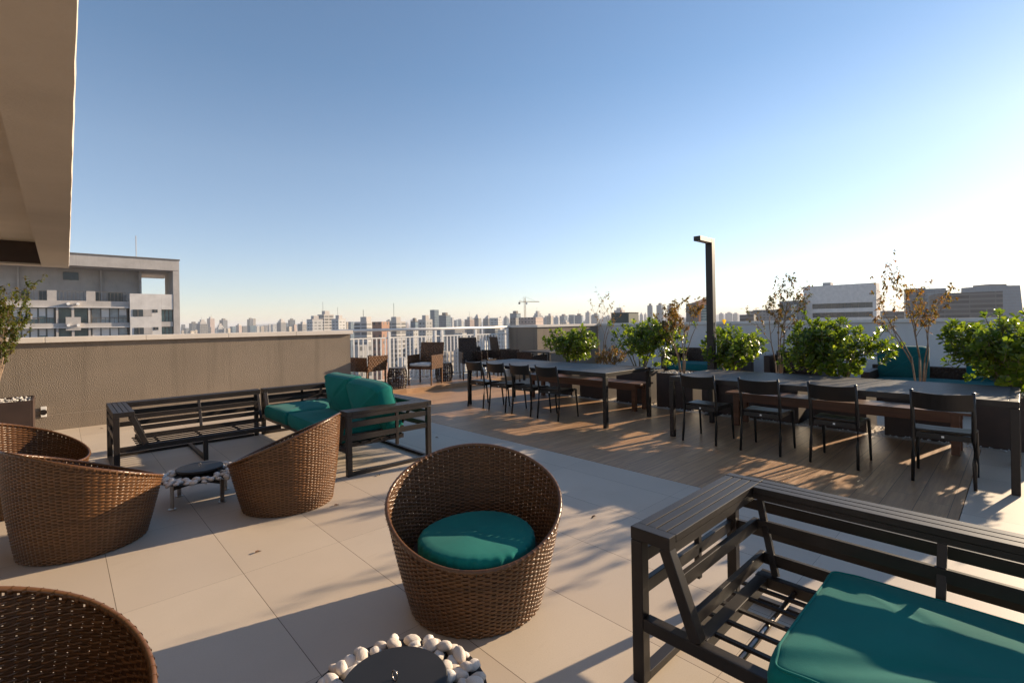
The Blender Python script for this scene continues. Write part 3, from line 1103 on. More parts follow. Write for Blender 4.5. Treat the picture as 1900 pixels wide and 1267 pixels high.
def bench(label, x, y0, y1):
    L_ = y1 - y0
    t = thing("bench", label, "bench", (x, (y0 + y1) / 2, 0), 0, "wooden benches at the long tables")
    b = L_ / 2
    pl = MB()
    for i in range(4):
        pl.box(-0.19 + i * 0.096, -0.19 + i * 0.096 + 0.091, -b, b, 0.425, 0.452)
    pl.build("seat", "bench_wood", t, bevel=0.002)
    ap = MB()
    ap.box(-0.175, -0.15, -b + 0.10, b - 0.10, 0.335, 0.423)
    ap.box(0.15, 0.175, -b + 0.10, b - 0.10, 0.335, 0.423)
    ap.build("apron", "bench_wood", t, bevel=0.002)
    for sx in (-1, 1):
        for sy in (-1, 1):
            xx, yy = sx * 0.15, sy * (b - 0.14)
            MB().box(xx - 0.03, xx + 0.03, yy - 0.035, yy + 0.035, 0.003, 0.422).build("leg", "bench_wood", t, bevel=0.002)
    for sy in (-1, 1):
        yy = sy * (b - 0.14)
        MB().box(-0.118, 0.118, yy - 0.02, yy + 0.02, 0.36, 0.42).build("brace", "bench_wood", t)
    return t


bench("red brown wooden bench on the far side of the nearer long table", 6.93, 0.36, 2.86)
bench("red brown wooden bench on the far side of the farther long table", 6.90, 4.18, 6.75)


def chair_proto():
    t = thing("dining_chair", "x", "chair", (0, 0, 0), 0, "black plastic chairs along the long tables")
    # chair faces +X, rear feet at x = 0, half width 0.20
    seat = MB()
    n = 8
    rows = []
    for i in range(n + 1):
        u = i / n
        x = 0.04 + 0.42 * u
        row = []
        for j in range(n + 1):
            v = -1 + 2 * j / n
            hw = 0.195 + 0.02 * u
            zz = 0.447 - 0.014 * (1 - v * v) * (1 - (2 * u - 1) ** 2) - (0.02 * max(0, u - 0.85) / 0.15) + 0.018 * max(0, 0.15 - u) / 0.15
            row.append((x, v * hw, zz))
        rows.append(row)
    N1 = n + 1
    vs = [p for r in rows for p in r] + [(p[0], p[1], p[2] - 0.018) for r in rows for p in r]
    fs = []
    K = N1 * N1
    for i in range(n):
        for j in range(n):
            a = i * N1 + j
            fs.append((a, a + N1, a + N1 + 1, a + 1))
            fs.append((K + a, K + a + 1, K + a + N1 + 1, K + a + N1))
    for i in range(n):
        for (p, q) in ((i * N1, (i + 1) * N1), ((i + 1) * N1 + n, i * N1 + n), (i + 1, i), (n * N1 + i, n * N1 + i + 1)):
            fs.append((p, K + p, K + q, q))
    seat.add(vs, fs)
    seat.build("seat", "black_plastic", t, smooth=False, bevel=0.003)
    ap = MB()
    ap.box(0.045, 0.062, -0.185, 0.185, 0.385, 0.432)
    ap.box(0.40, 0.42, -0.185, 0.185, 0.39, 0.428)
    ap.box(0.0625, 0.3995, -0.190, -0.174, 0.39, 0.430)
    ap.box(0.0625, 0.3995, 0.174, 0.190, 0.39, 0.430)
    ap.build("seat_frame", "black_plastic", t, bevel=0.002)
    for s in (-1, 1):
        pts = [(0.0, s * 0.200, 0.002), (0.028, s * 0.197, 0.22), (0.045, s * 0.194, 0.42), (0.025, s * 0.196, 0.58), (-0.035, s * 0.198, 0.815)]
        MB().tube(pts, [0.0125, 0.0155, 0.0175, 0.0155, 0.013], 8).build("leg", "black_plastic", t, smooth=True)
        pts = [(0.49, s * 0.205, 0.002), (0.468, s * 0.203, 0.22), (0.445, s * 0.20, 0.405), (0.425, s * 0.196, 0.432)]
        MB().tube(pts, [0.0115, 0.014, 0.0165, 0.0155], 8).build("leg", "black_plastic", t, smooth=True)
    bk = MB()
    n = 12
    vs, fs = [], []
    for k, dx in enumerate((0.0, -0.016)):
        for i in range(n + 1):
            v = -1 + 2 * i / n
            y = v * 0.196
            cur = -0.035 * (1 - v * v)
            dip = -0.012 * (1 - v * v)
            vs.append((0.004 + cur * 0.9 + dx, y, 0.655 + 0.012 * (1 - v * v) * -1))
            vs.append((-0.030 + cur + dx, y, 0.800 + dip))
    M = 2 * (n + 1)
    for i in range(n):
        a = 2 * i
        fs += [(a, a + 1, a + 3, a + 2), (M + a, M + a + 2, M + a + 3, M + a + 1), (a + 1, M + a + 1, M + a + 3, a + 3), (a, a + 2, M + a + 2, M + a)]
    fs += [(0, M, M + 1, 1), (2 * n, 2 * n + 1, M + 2 * n + 1, M + 2 * n)]
    bk.add(vs, fs)
    bk.build("backrest", "black_plastic", t, bevel=0.002)
    MB().box(0.0425, 0.0447, -0.009, 0.009, 0.401, 0.418).build("tag", "white_tag", t)
    return t


ch = chair_proto()
spots = [(5.478, 2.640, 0.0, "black chair at the left end of the nearer long table"),
         (5.492, 1.968, 0.02, "black chair second from the left at the nearer long table"),
         (5.498, 1.292, -0.02, "black chair second from the right at the nearer long table"),
         (5.483, 0.488, 0.03, "black chair nearest the right edge, at the nearer long table"),
         (5.305, 4.895, 0.06, "black chair at the farther table standing nearest to the other long table"),
         (5.275, 5.435, 0.05, "black chair of the farther table, second from its near end"),
         (5.270, 6.000, 0.02, "black chair of the farther table, third from its near end"),
         (5.265, 6.560, 0.04, "black chair of the farther table nearest to the railing")]
for i, (x, y, a, lb) in enumerate(spots):
    if i == 0:
        ch["label"] = lb
        ch.location = (x, y, 0.002)
        ch.rotation_euler = (0, 0, a)
    else:
        copy_tree(ch, lb, (x, y, 0.002), a)


# ---------------------------------------------------------------- planters, shrubs, small trees
def planter(label, x0, x1, y0, y1, h=0.578, group="brown box planters in a row"):
    t = thing("planter", label, "planter", ((x0 + x1) / 2, (y0 + y1) / 2, 0), 0, group)
    a, b = (x1 - x0) / 2, (y1 - y0) / 2
    m = MB()
    m.box(-a, -a + 0.02, -b, b, 0.004, h).box(a - 0.02, a, -b, b, 0.004, h)
    m.box(-a + 0.0202, a - 0.0202, -b, -b + 0.02, 0.004, h).box(-a + 0.0202, a - 0.0202, b - 0.02, b, 0.004, h)
    m.box(-a + 0.0204, a - 0.0204, -b + 0.0204, b - 0.0204, 0.004, h - 0.06)
    m.build("box", "planter_box", t, bevel=0.002)
    p = MB()
    for i in range(420):
        r = 0.008 + rn.random() * 0.010
        pebble(p, rn.uniform(-a + 0.03, a - 0.03), rn.uniform(-b + 0.03, b - 0.03), h - 0.058 + r * 0.4 + rn.random() * 0.045, r * 1.25)
    tag(p.build("pebbles", "pebble_white", t), kind="stuff")
    return t


def add_leaf(b, p, d, up, ln, wd, obov=True, fold=0.25, curl=0.15):
    d = d.normalized()
    s = d.cross(up)
    if s.length < 1e-3:
        s = d.cross(Vector((1, 0, 0)))
    s.normalize()
    n = s.cross(d)
    prof = ((0.0, 0.06), (0.4, 0.62), (0.72, 1.0), (0.93, 0.72), (1.0, 0.12)) if obov else ((0.0, 0.05), (0.28, 0.85), (0.55, 0.9), (0.82, 0.5), (1.0, 0.03))
    o = len(b.v)
    for u, k in prof:
        c = p + d * (ln * u) - n * (curl * ln * u * u)
        hw = wd * 0.5 * k
        b.v.append(tuple(c - s * hw + n * hw * fold))
        b.v.append(tuple(c))
        b.v.append(tuple(c + s * hw + n * hw * fold))
    for i in range(len(prof) - 1):
        a = o + 3 * i
        b.f.append((a, a + 1, a + 4, a + 3))
        b.f.append((a + 1, a + 2, a + 5, a + 4))


def shrub(label, x, y, z, w_, h_, seed, clusters=120, lean=(0, 0), yellow=None, mat="shrub_leaf", lk=1.0, name="leafy_shrub", group="leafy green shrubs in the planters"):
    r = random.Random(seed)
    t = thing(name, label, "shrub", (x, y, z), 0, group)
    fo, st = MB(), MB()
    tips = []
    lob = [(r.uniform(-0.28, 0.28) * w_, r.uniform(-0.28, 0.28) * w_, h_ * r.uniform(0.42, 0.72), r.uniform(0.26, 0.40)) for _ in range(7)]
    tries = 0
    while len(tips) < clusters and tries < 6000:
        tries += 1
        l = lob[r.randrange(7)]
        v = Vector((r.gauss(0, 1), r.gauss(0, 1), r.gauss(0, 1))).normalized() * (r.random() ** 0.45)
        p = Vector((l[0] + v.x * l[3] * w_, l[1] + v.y * l[3] * w_, l[2] + v.z * l[3] * h_ * 0.95))
        p.x += lean[0] * p.z
        p.y += lean[1] * p.z
        if p.z < 0.07 or p.z > h_:
            continue
        tips.append(p)
    for _ in range(9):                       # long shoots sticking out
        a = r.uniform(0, 6.28)
        rr_ = r.uniform(0.26, 0.48) * w_
        tips.append(Vector((math.cos(a) * rr_, math.sin(a) * rr_, r.uniform(0.55, 1.05) * h_)))
    for i in range(6):
        a = r.uniform(0, 6.28)
        base = Vector((0.05 * math.cos(a), 0.05 * math.sin(a), -0.03))
        end = Vector((0.3 * w_ * math.cos(a), 0.3 * w_ * math.sin(a), h_ * 0.55))
        mid = base.lerp(end, 0.5) + Vector((0, 0, 0.08))
        MB().tube([base, mid, end], [0.013, 0.010, 0.005], 6).build("stem", "stem_green", t, smooth=True)
    cen = Vector((0, 0, h_ * 0.35))
    for p in tips:
        out = (p - cen)
        out = out.normalized() if out.length > 0.01 else Vector((0, 0, 1))
        ax = (out + Vector((0, 0, 0.7)) + Vector((r.uniform(-.4, .4), r.uniform(-.4, .4), r.uniform(-.2, .3)))).normalized()
        st.tube([p - ax * r.uniform(0.08, 0.16), p], [0.004, 0.0028], 5)
        sx = ax.cross(Vector((0.3, 0.9, 0.2))).normalized()
        sy = sx.cross(ax)
        k = r.randrange(8, 12)
        for i in range(k):
            a = i * 2.4 + r.uniform(-.3, .3)
            lv = i / k
            d = (sx * math.cos(a) + sy * math.sin(a)) * (1.0 - 0.45 * lv) + ax * (0.35 + 0.9 * lv)
            ln = lk * r.uniform(0.060, 0.092) * (1 - 0.25 * lv)
            add_leaf(fo, p - ax * (0.07 * (1 - lv)), d, ax, ln, ln * r.uniform(0.56, 0.7))
    nl = len(fo.f)
    fo.add(st.v, st.f)
    me = fo.build("foliage", mat, t).data
    me.materials.append(MATS["stem_green"])
    me.polygons.foreach_set("material_index", [0] * nl + [1] * (len(fo.f) - nl))
    if yellow:
        yb = MB()
        add_leaf(yb, Vector(yellow), Vector((0.2, 0.1, 1)), Vector((-1, -0.6, 0.2)), 0.085, 0.06)
        tag(yb.build("yellow_leaf", "yellow_leaf", t), "single bright yellow leaf")
    return t


def small_tree(label, x, y, z, height, spread, seed, mat, forks=5, leaves=1.0, low=0.25, trunk_r=0.016, group="thin half bare trees in the planters", bushy=0):
    r = random.Random(seed)
    t = thing("small_tree", label, "tree", (x, y, z), 0, group)
    tr, cr = MB(), MB()
    twigs = []

    def grow(p, d, ln, rad_, depth):
        pts, rs = [p.copy()], [rad_]
        q = p.copy()
        n = 5
        for i in range(n):
            d = (d + Vector((r.uniform(-.14, .14), r.uniform(-.14, .14), r.uniform(-.02, .12)))).normalized()
            q = q + d * ln / n
            pts.append(q.copy())
            rs.append(rad_ * (1 - 0.5 * (i + 1) / n))
        tr.tube(pts, rs, 6 if depth < 2 else 4)
        if depth >= 1:
            twigs.append((pts, depth))
        if depth < 3:
            for i in range(2, n + 1):
                for _ in range(1 if depth else 1):
                    if r.random() < (0.8 if depth < 2 else 0.6):
                        a = r.uniform(0, 6.28)
                        dd = (d * 0.75 + Vector((math.cos(a), math.sin(a), 0.25)) * spread).normalized()
                        grow(pts[i], dd, ln * r.uniform(0.42, 0.62), rs[i] * 0.62, depth + 1)
    th = height * low
    for f in range(forks):
        a = 6.28 * f / forks + r.uniform(-.5, .5)
        k = r.uniform(0.10, 0.34) * (1.0 if f else 0.2)
        d = Vector((math.cos(a) * k * spread * 2, math.sin(a) * k * spread * 2, 1)).normalized()
        o = Vector((0.03 * math.cos(a), 0.03 * math.sin(a), -0.04))
        sub = th * r.uniform(0.7, 1.1)
        d0 = Vector((d.x * 0.4, d.y * 0.4, 1)).normalized()
        tr.tube([o, o + d0 * sub * 0.5, o + d0 * sub], [trunk_r * 1.3, trunk_r, trunk_r * 0.8], 8)
        grow(o + d0 * sub, d, (height - th) * r.uniform(0.48, 0.62), trunk_r * 0.75, 0)
    for pts, dep in twigs:
        for i in range(1, len(pts)):
            if r.random() < leaves * (0.55 if dep == 1 else 0.85):
                for _ in range(r.randrange(1, 3 + bushy)):
                    p = pts[i].lerp(pts[i - 1], r.random())
                    a = r.uniform(0, 6.28)
                    d = Vector((math.cos(a), math.sin(a), r.uniform(-0.9, 0.35)))
                    ln = r.uniform(0.028, 0.052)
                    add_leaf(cr, p, d, Vector((r.uniform(-.3, .3), r.uniform(-.3, .3), 1)), ln, ln * r.uniform(0.4, 0.6), False, 0.3, 0.35)
    tr.build("trunk", "bark", t, smooth=True)
    cr.build("crown", mat, t)
    return t


PX0, PX1 = 7.385, 8.0
ys = [(6.14, 6.74), (5.37, 5.95), (4.49, 5.10), (3.65, 4.29), (2.92, 3.50), (2.14, 2.80), (1.37, 2.01), (0.57, 1.19), (-0.27, 0.38)]
pl_lb = ["brown box planter farthest left in the row, under the first green shrub", "brown box planter under the tall bare tree with dry brown leaves low down",
         "brown box planter behind the near end of the farther long table", "brown planter with visible white pebbles and a bushy brown tree, left of the lamp post",
         "brown box planter directly behind the lamp post", "brown box planter under the thin tree in front of the white office block",
         "brown box planter under the large green shrub in front of the white office block", "brown box planter under the tree in front of the teal back cushion",
         "brown box planter nearest the right edge under the big shrub"]
for (a, b), lb in zip(ys, pl_lb):
    planter(lb, PX0, PX1, a, b)
cxp = 7.70
PZ = 0.535
shrub("leafy green shrub farthest left in the planter row, before the taupe corner wall", cxp, 6.40, PZ, 1.12, 0.82, 21, 290)
shrub("leafy green shrub behind the near end of the farther table", cxp, 4.80, PZ, 1.18, 0.96, 22, 330, (0.0, -0.12))
shrub("leafy green shrub with one yellow leaf beside the lamp post", cxp, 3.16, PZ, 1.14, 0.84, 23, 300, yellow=(-0.10, 0.06, 0.845))
shrub("big leafy green shrub in front of the white office block", cxp, 1.69, PZ, 1.24, 0.98, 24, 440)
shrub("big leafy green shrub cut off by the right edge", cxp, 0.06, PZ, 1.34, 0.95, 25, 460)
small_tree("tall thin tree with few leaves before the end of the pale parapet", cxp, 5.64, PZ, 1.66, 0.55, 31, "tree_leaf_dry", 3, 0.30, 0.3, 0.010)
shrub("dry brown bush at the foot of the tall thin tree in the planter row", cxp, 5.44, PZ, 0.70, 0.46, 26, 80, mat="tree_leaf_dry", lk=0.62, name="dry_bush", group="dry plants in the planters")
small_tree("bushy brown leaved small tree just left of the lamp post", cxp, 3.98, PZ, 1.48, 0.62, 33, "tree_leaf_dry", 6, 0.95, 0.27, 0.011, bushy=3)
small_tree("thin tree with sparse mixed leaves left of the white office block", cxp, 2.47, PZ, 1.64, 0.62, 34, "tree_leaf_mixed", 4, 0.75, 0.28, 0.012, bushy=2)
small_tree("thin tree with reddish leaves in front of the teal back cushion", cxp, 0.88, PZ, 1.62, 0.52, 35, "tree_leaf_dry", 6, 0.42, 0.26, 0.010, bushy=2)
planter("large brown planter by the taupe wall at the left edge", -1.35, -0.245, 8.45, 9.10, 0.60, "planter by the taupe wall")
small_tree("leafy small tree in the large planter at the left edge", -0.60, 8.78, 0.55, 1.62, 0.27, 36, "tree_leaf_green", 7, 1.0, 0.14, 0.014, "tree by the taupe wall", bushy=4)

# ---------------------------------------------------------------- lamp post
lp = thing("lamp_post", "tall square black lamp post with a short horizontal arm", "lamp post", (7.28, 3.28, 0))
MB().box(-0.052, 0.052, -0.052, 0.052, 0.004, 2.69).build("post", "dark_metal", lp, bevel=0.004)
arm = MB().box(-0.43, -0.0535, -0.052, 0.052, 2.622, 2.69)
a_ = arm.build("arm", "dark_metal", lp, bevel=0.003)
MB().box(-0.41, -0.10, -0.035, 0.035, 2.617, 2.6205).build("lamp_lens", "seat_white", a_)
MB().box(-0.09, 0.09, -0.09, 0.09, 0.002, 0.012).build("base_plate", "dark_metal", lp)
MB().tube([(0.02, -0.06, 1.42), (0.02, -0.064, 1.2), (0.02, -0.06, 0.95), (0.02, -0.054, 0.93)], 0.006, 6).build("cable", "white_paint", lp)


# ---------------------------------------------------------------- rattan dining furniture by the railing
def weave_panel(b, o, u, v, n, w_, h_, pitch=0.042, th=0.018):
    """woven panel: o corner, u and v unit axes, n outward normal; both sides woven"""
    o, u, v, n = Vector(o), Vector(u), Vector(v), Vector(n)
    nu, nv = max(2, round(w_ / pitch)), max(2, round(h_ / pitch))
    pu, pv = w_ / nu, h_ / nv
    b.add([o - n * 0.004, o + u * w_ - n * 0.004, o + u * w_ + v * h_ - n * 0.004, o + v * h_ - n * 0.004,
           o + n * 0.004, o + u * w_ + n * 0.004, o + u * w_ + v * h_ + n * 0.004, o + v * h_ + n * 0.004],
          [(3, 2, 1, 0), (4, 5, 6, 7), (0, 1, 5, 4), (1, 2, 6, 5), (2, 3, 7, 6), (3, 0, 4, 7)])
    for s in (1, -1):
        for i in range(nu):
            for j in range(nv):
                hz = (i + j + (s < 0)) % 2
                a, c = o + u * (i * pu) + v * (j * pv), Vector()
                e = 0.06
                U, V = u * pu, v * pv
                if hz:
                    p = [a + V * e, a + U * 0.25 + V * e, a + U * 0.75 + V * e, a + U + V * e, a + V * (1 - e), a + U * 0.25 + V * (1 - e), a + U * 0.75 + V * (1 - e), a + U + V * (1 - e)]
                else:
                    p = [a + U * e, a + V * 0.25 + U * e, a + V * 0.75 + U * e, a + V + U * e, a + U * (1 - e), a + V * 0.25 + U * (1 - e), a + V * 0.75 + U * (1 - e), a + V + U * (1 - e)]
                lv = (0.0045, th * 0.75, th * 0.75, 0.0045)
                p = [q + n * (s * lv[k % 4]) for k, q in enumerate(p)]
                f = [(0, 1, 5, 4), (1, 2, 6, 5), (2, 3, 7, 6)]
                b.add(p, f)


def rattan_chair(label, x, y, z, rz, mat, high, group, arms=True, legs=0.36, cush=True, w_=0.30):
    """faces local -y; seat 0.56 wide"""
    t = thing("rattan_chair", label, "chair", (x, y, z), rz, group)
    d_ = 0.27
    sz = 0.42
    b = MB()
    weave_panel(b, (-w_, -d_, legs), (1, 0, 0), (0, 0, 1), (0, -1, 0), 2 * w_, sz - legs)
    b.box(-w_ + 0.01, w_ - 0.01, -d_ + 0.01, d_ - 0.01, sz - 0.03, sz)
    b.build("seat", mat, t)
    bk = MB()
    v = Vector((0, 0.16, 1)).normalized()
    weave_panel(bk, (-w_, d_, legs), (1, 0, 0), v, Vector((0, 1, -0.16)).normalized(), 2 * w_, high - legs)
    bk.build("backrest", mat, t)
    if arms:
        for s in (-1, 1):
            a = MB()
            weave_panel(a, (s * w_, -d_, legs), (0, 1, 0), (0, 0, 1), (1, 0, 0), 2 * d_, 0.67 - legs)
            a.build("armrest", mat, t)
    for sx in (-1, 1):
        for sy in (-1, 1):
            MB().box(sx * (w_ - 0.015) - 0.014, sx * (w_ - 0.015) + 0.014, sy * (d_ - 0.015) - 0.014, sy * (d_ - 0.015) + 0.014, 0.002, legs + 0.04).build("leg", mat, t)
    if cush:
        superbox(0.52, 0.48, 0.06).build("seat_cushion", "seat_white", t, smooth=True, loc=(0, 0, sz + 0.002))
    return t


GR = "brown rattan armchairs by the railing"
rattan_chair("low brown rattan armchair at the end of the taupe wall, before the railing", 4.97, 9.98, 0.102, R(200), "rattan_brown", 0.70, GR, cush=False)
rattan_chair("brown rattan armchair with white seat pad between two barrel tables at the railing", 6.10, 9.40, 0.102, R(-62), "rattan_brown", 0.95, GR)
rattan_chair("high backed dark rattan chair behind the far end of the farther table", 7.42, 9.42, 0.102, R(-28), "rattan_dark", 1.02, "dark rattan chairs near the corner table", legs=0.40, cush=False, w_=0.235)
rattan_chair("low dark rattan armchair seen just above the farther table", 7.95, 9.50, 0.102, R(15), "rattan_dark", 0.76, "dark rattan chairs near the corner table", legs=0.46, cush=False, w_=0.25)
rattan_chair("high backed dark rattan chair left of the taupe corner wall", 8.62, 9.42, 0.102, R(75), "rattan_dark", 1.02, "dark rattan chairs near the corner table", legs=0.40, cush=False, w_=0.235)
rattan_chair("dark rattan armchair tucked behind the small corner table", 8.55, 8.35, 0.002, R(92), "rattan_dark", 0.76, "dark rattan chairs near the corner table", legs=0.40, cush=False, w_=0.235)


def barrel(label, x, y, z, seed):
    r = random.Random(seed)
    t = thing("barrel_table", label, "side table", (x, y, z), 0, "rattan barrel side tables")
    hh, r0, r1 = 0.44, 0.155, 0.205

    def rd(zz):
        return r0 + (r1 - r0) * math.sin(math.pi * (0.08 + 0.84 * zz / hh))
    b = MB()
    for k in range(22):
        a = 2 * math.pi * k / 22
        b.tube([(rd(hh * i / 8) * math.cos(a), rd(hh * i / 8) * math.sin(a), 0.008 + (hh - 0.016) * i / 8) for i in range(9)], 0.008, 5)
    for j in range(13):
        zz = 0.012 + (hh - 0.024) * j / 12
        b.tube([((rd(zz) + 0.006) * math.cos(2 * math.pi * i / 30), (rd(zz) + 0.006) * math.sin(2 * math.pi * i / 30), zz + r.uniform(-0.004, 0.004)) for i in range(30)], 0.008, 5, closed=True)
    for j in range(60):
        a0, z0 = r.uniform(0, 6.28), r.uniform(0.03, hh - 0.06)
        b.tube([((rd(z0 + 0.015 * i) + 0.008) * math.cos(a0 + 0.13 * i), (rd(z0 + 0.015 * i) + 0.008) * math.sin(a0 + 0.13 * i), z0 + 0.014 * i) for i in range(4)], 0.008, 5)
    b.build("woven_barrel", "rattan_dark", t, smooth=True)
    MB().lathe([(r0 - 0.01, hh - 0.012), (r0 + 0.022, hh - 0.01), (r0 + 0.022, hh), (r0 - 0.01, hh + 0.002)], 32).build("table_top", "rattan_dark", t)
    return t


barrel("dark rattan barrel table left of the armchair with the white seat pad", 5.32, 9.30, 0.102, 1)
barrel("dark rattan barrel table right of and behind the armchair with the white seat pad", 6.72, 9.55, 0.102, 2)

ct = thing("corner_table", "small dark square table in front of the taupe corner wall", "table", (9.0, 8.30, 0))
MB().box(-0.42, 0.42, -0.48, 0.48, 0.715, 0.75).build("table_top", "table_slat", ct, bevel=0.003)
for sx in (-1, 1):
    for sy in (-1, 1):
        MB().box(sx * 0.38 - 0.025, sx * 0.38 + 0.025, sy * 0.44 - 0.025, sy * 0.44 + 0.025, 0.003, 0.714).build("leg", "dark_metal", ct)


# ---------------------------------------------------------------- lounge behind the planters
def lounge(label, x0, x1, y0, y1, back=0.72, seat=0.26):
    t = thing("rattan_sofa", label, "sofa", ((x0 + x1) / 2, (y0 + y1) / 2, 0), 0, "dark rattan lounge furniture behind the planters")
    a, b = (x1 - x0) / 2, (y1 - y0) / 2
    m = MB()
    m.box(-a, a - 0.122, -b + 0.122, b - 0.122, 0.05, seat)
    m.build("base", "rattan_dark", t, bevel=0.01)
    m = MB().box(a - 0.12, a, -b, b, 0.05, back)
    weave_panel(m, (a - 0.121, -b, 0.06), (0, 1, 0), (0, 0, 1), (-1, 0, 0), 2 * b, back - 0.07, 0.04)
    m.build("backrest", "rattan_dark", t)
    for s in (-1, 1):
        m = MB().box(-a, a - 0.124, s * b - (0.12 if s > 0 else 0), s * b + (0.12 if s < 0 else 0), 0.05, back - 0.06)
        m.build("armrest", "rattan_dark", t, bevel=0.012)
    for sx in (-1, 1):
        for sy in (-1, 1):
            MB().box(sx * (a - 0.06) - 0.03, sx * (a - 0.06) + 0.03, sy * (b - 0.06) - 0.03, sy * (b - 0.06) + 0.03, 0.002, 0.049).build("leg", "dark_metal", t)
    return t


lounge("dark rattan sofa against the pale parapet behind the brown leaved tree", 10.9, 11.85, 4.35, 6.2, 0.76)
cushion("seat_cushion", "blue teal seat cushion on the dark rattan sofa behind the brown leaved tree", (0.80, 1.55, 0.16), (11.3, 5.27, 0.262), (0, 0, 0), "dark_teal_fabric", seed=8)
lounge("dark rattan armchair against the pale parapet behind the thin mixed leaf tree", 10.9, 11.8, 2.75, 3.8, 0.74)
lounge("dark rattan sofa with teal back cushions behind the right hand planters", 9.6, 10.62, -0.15, 1.85, 0.62)
cushion("seat_cushion", "dark teal seat cushion of the rattan sofa behind the right hand planters", (0.84, 1.72, 0.17), (10.02, 0.85, 0.262), (0, 0, 0), "dark_teal_fabric", seed=9)
cushion("back_cushion", "upright dark teal back cushion behind the reddish tree", (0.52, 0.66, 0.18), (10.42, 1.40, 0.70), (0, R(-98), 0), "dark_teal_fabric", seed=10)
cushion("back_cushion", "dark teal back cushion partly hidden by the big shrub at the right edge", (0.46, 0.80, 0.18), (10.42, 0.22, 0.66), (0, R(-98), 0), "dark_teal_fabric", seed=11)
sb = thing("side_table", "small grey topped side table beside the dark rattan armchair", "side table", (9.9, 2.35, 0))
MB().lathe([(0.02, 0.70), (0.28, 0.705), (0.28, 0.725), (0.02, 0.727)], 28).build("table_top", "table_slat", sb)
MB().lathe([(0.18, 0.004), (0.18, 0.02), (0.03, 0.03), (0.03, 0.70)], 20).build("pedestal", "dark_metal", sb)

# small things
wlp = thing("wall_light", "small black wall spotlight on a white plate low on the taupe wall by the planter", "wall light", (0.0 - 0.175, YW - 0.002, 0.29))
MB().box(-0.03, 0.03, -0.012, 0.0, -0.075, 0.075).build("plate", "white_paint", wlp, bevel=0.002)
MB().tube([(0, -0.014, 0), (0, -0.12, 0)], 0.036, 16).build("lamp_head", "dark_metal", wlp)
lfb = MB()
add_leaf(lfb, Vector((0, 0, 0.006)), Vector((1, 0.3, 0.15)), Vector((0, 0, 1)), 0.05, 0.025, False, 0.5, 0.4)
l0 = tag(lfb.build("fallen_leaf", "dry_leaf"), "small dry leaf lying on the floor tiles", "leaf", "dry leaves fallen on the tiles")
l0.location = (1.60, 3.83, 0.002)
for i, (x, y) in enumerate([(0.42, 9.35), (2.24, 4.28), (2.9, 2.2), (2.05, 0.86), (3.5, 5.2), (0.9, 3.4)]):
    c = l0.copy()
    COL.objects.link(c)
    c.location = (x, y, 0.002)
    c.rotation_euler = (0, 0, i * 1.3)

# ================================================================= CITY
rc = random.Random(99)


def tower(px0, px1, yt, dist, mat, label, roof=1, group=None, yaw=None, ratio=None):
    pxc = (px0 + px1) / 2
    top = hit(pxc, yt, dist)
    d = ray(pxc, 600)
    d.z = 0
    d.normalize()
    r = Vector((d.y, -d.x, 0))
    ph = R(rc.uniform(6, 30)) if yaw is None else R(yaw)
    W = (px1 - px0) / 893.44 * dist / max(0.6, abs(d.dot(FW)))
    k = rc.uniform(0.7, 1.1) if ratio is None else ratio
    ex, ey = Vector((math.cos(ph), math.sin(ph), 0)), Vector((-math.sin(ph), math.cos(ph), 0))
    w_ = W / (abs(ex.dot(r)) + k * abs(ey.dot(r))) * abs(d.dot(FW))
    dd = w_ * k
    cat = "building"
    hgt = top.z - GZ
    t = thing("tower_block", label, cat, (top.x, top.y, GZ), ph, group)
    a, b = w_ / 2, dd / 2
    h2 = hgt
    ro = MB()
    if roof == 1:
        rh = min(6.0, hgt * 0.06)
        h2 = hgt - rh
        ro.box(-a * 0.5, a * 0.45, -b * 0.55, b * 0.4, h2 + 0.02, hgt)
        ro.box(-a, a, -b, -b + 0.4, h2 + 0.02, h2 + 1.1).box(-a, -a + 0.4, -b + 0.41, b, h2 + 0.02, h2 + 1.1)
    elif roof == 2:                          # stepped crown
        rh = hgt * 0.10
        h2 = hgt - rh
        ro.box(-a * 0.75, a * 0.75, -b * 0.75, b * 0.75, h2 + 0.02, h2 + rh * 0.5)
        ro.box(-a * 0.42, a * 0.42, -b * 0.42, b * 0.42, h2 + rh * 0.5 + 0.02, hgt)
    elif roof == 3:                          # pitched cap
        rh = hgt * 0.08
        h2 = hgt - rh
        ro.add([(-a * .8, -b * .8, h2 + .02), (a * .8, -b * .8, h2 + .02), (a * .8, b * .8, h2 + .02), (-a * .8, b * .8, h2 + .02), (-a * .15, -b * .15, hgt), (a * .15, -b * .15, hgt), (a * .15, b * .15, hgt), (-a * .15, b * .15, hgt)],
               [(0, 1, 5, 4), (1, 2, 6, 5), (2, 3, 7, 6), (3, 0, 4, 7), (4, 5, 6, 7)])
    MB().box(-a, a, -b, b, 0, h2).build("walls", mat, t, uv=True)
    if roof and rc.random() < 0.5 and dist < 1700:
        xa_, ya_ = rc.uniform(-.4, .4) * a, rc.uniform(-.4, .4) * b
        MB().tube([(xa_, ya_, h2), (xa_, ya_, hgt + rc.uniform(4, 10))], 0.18, 4).build("antenna", "concrete_dark", t)
    if ro.v:
        ro.build("roof", "concrete_plain" if mat not in ("fac_darkglass", "fac_blueglass") else "concrete_dark", t)
    return t


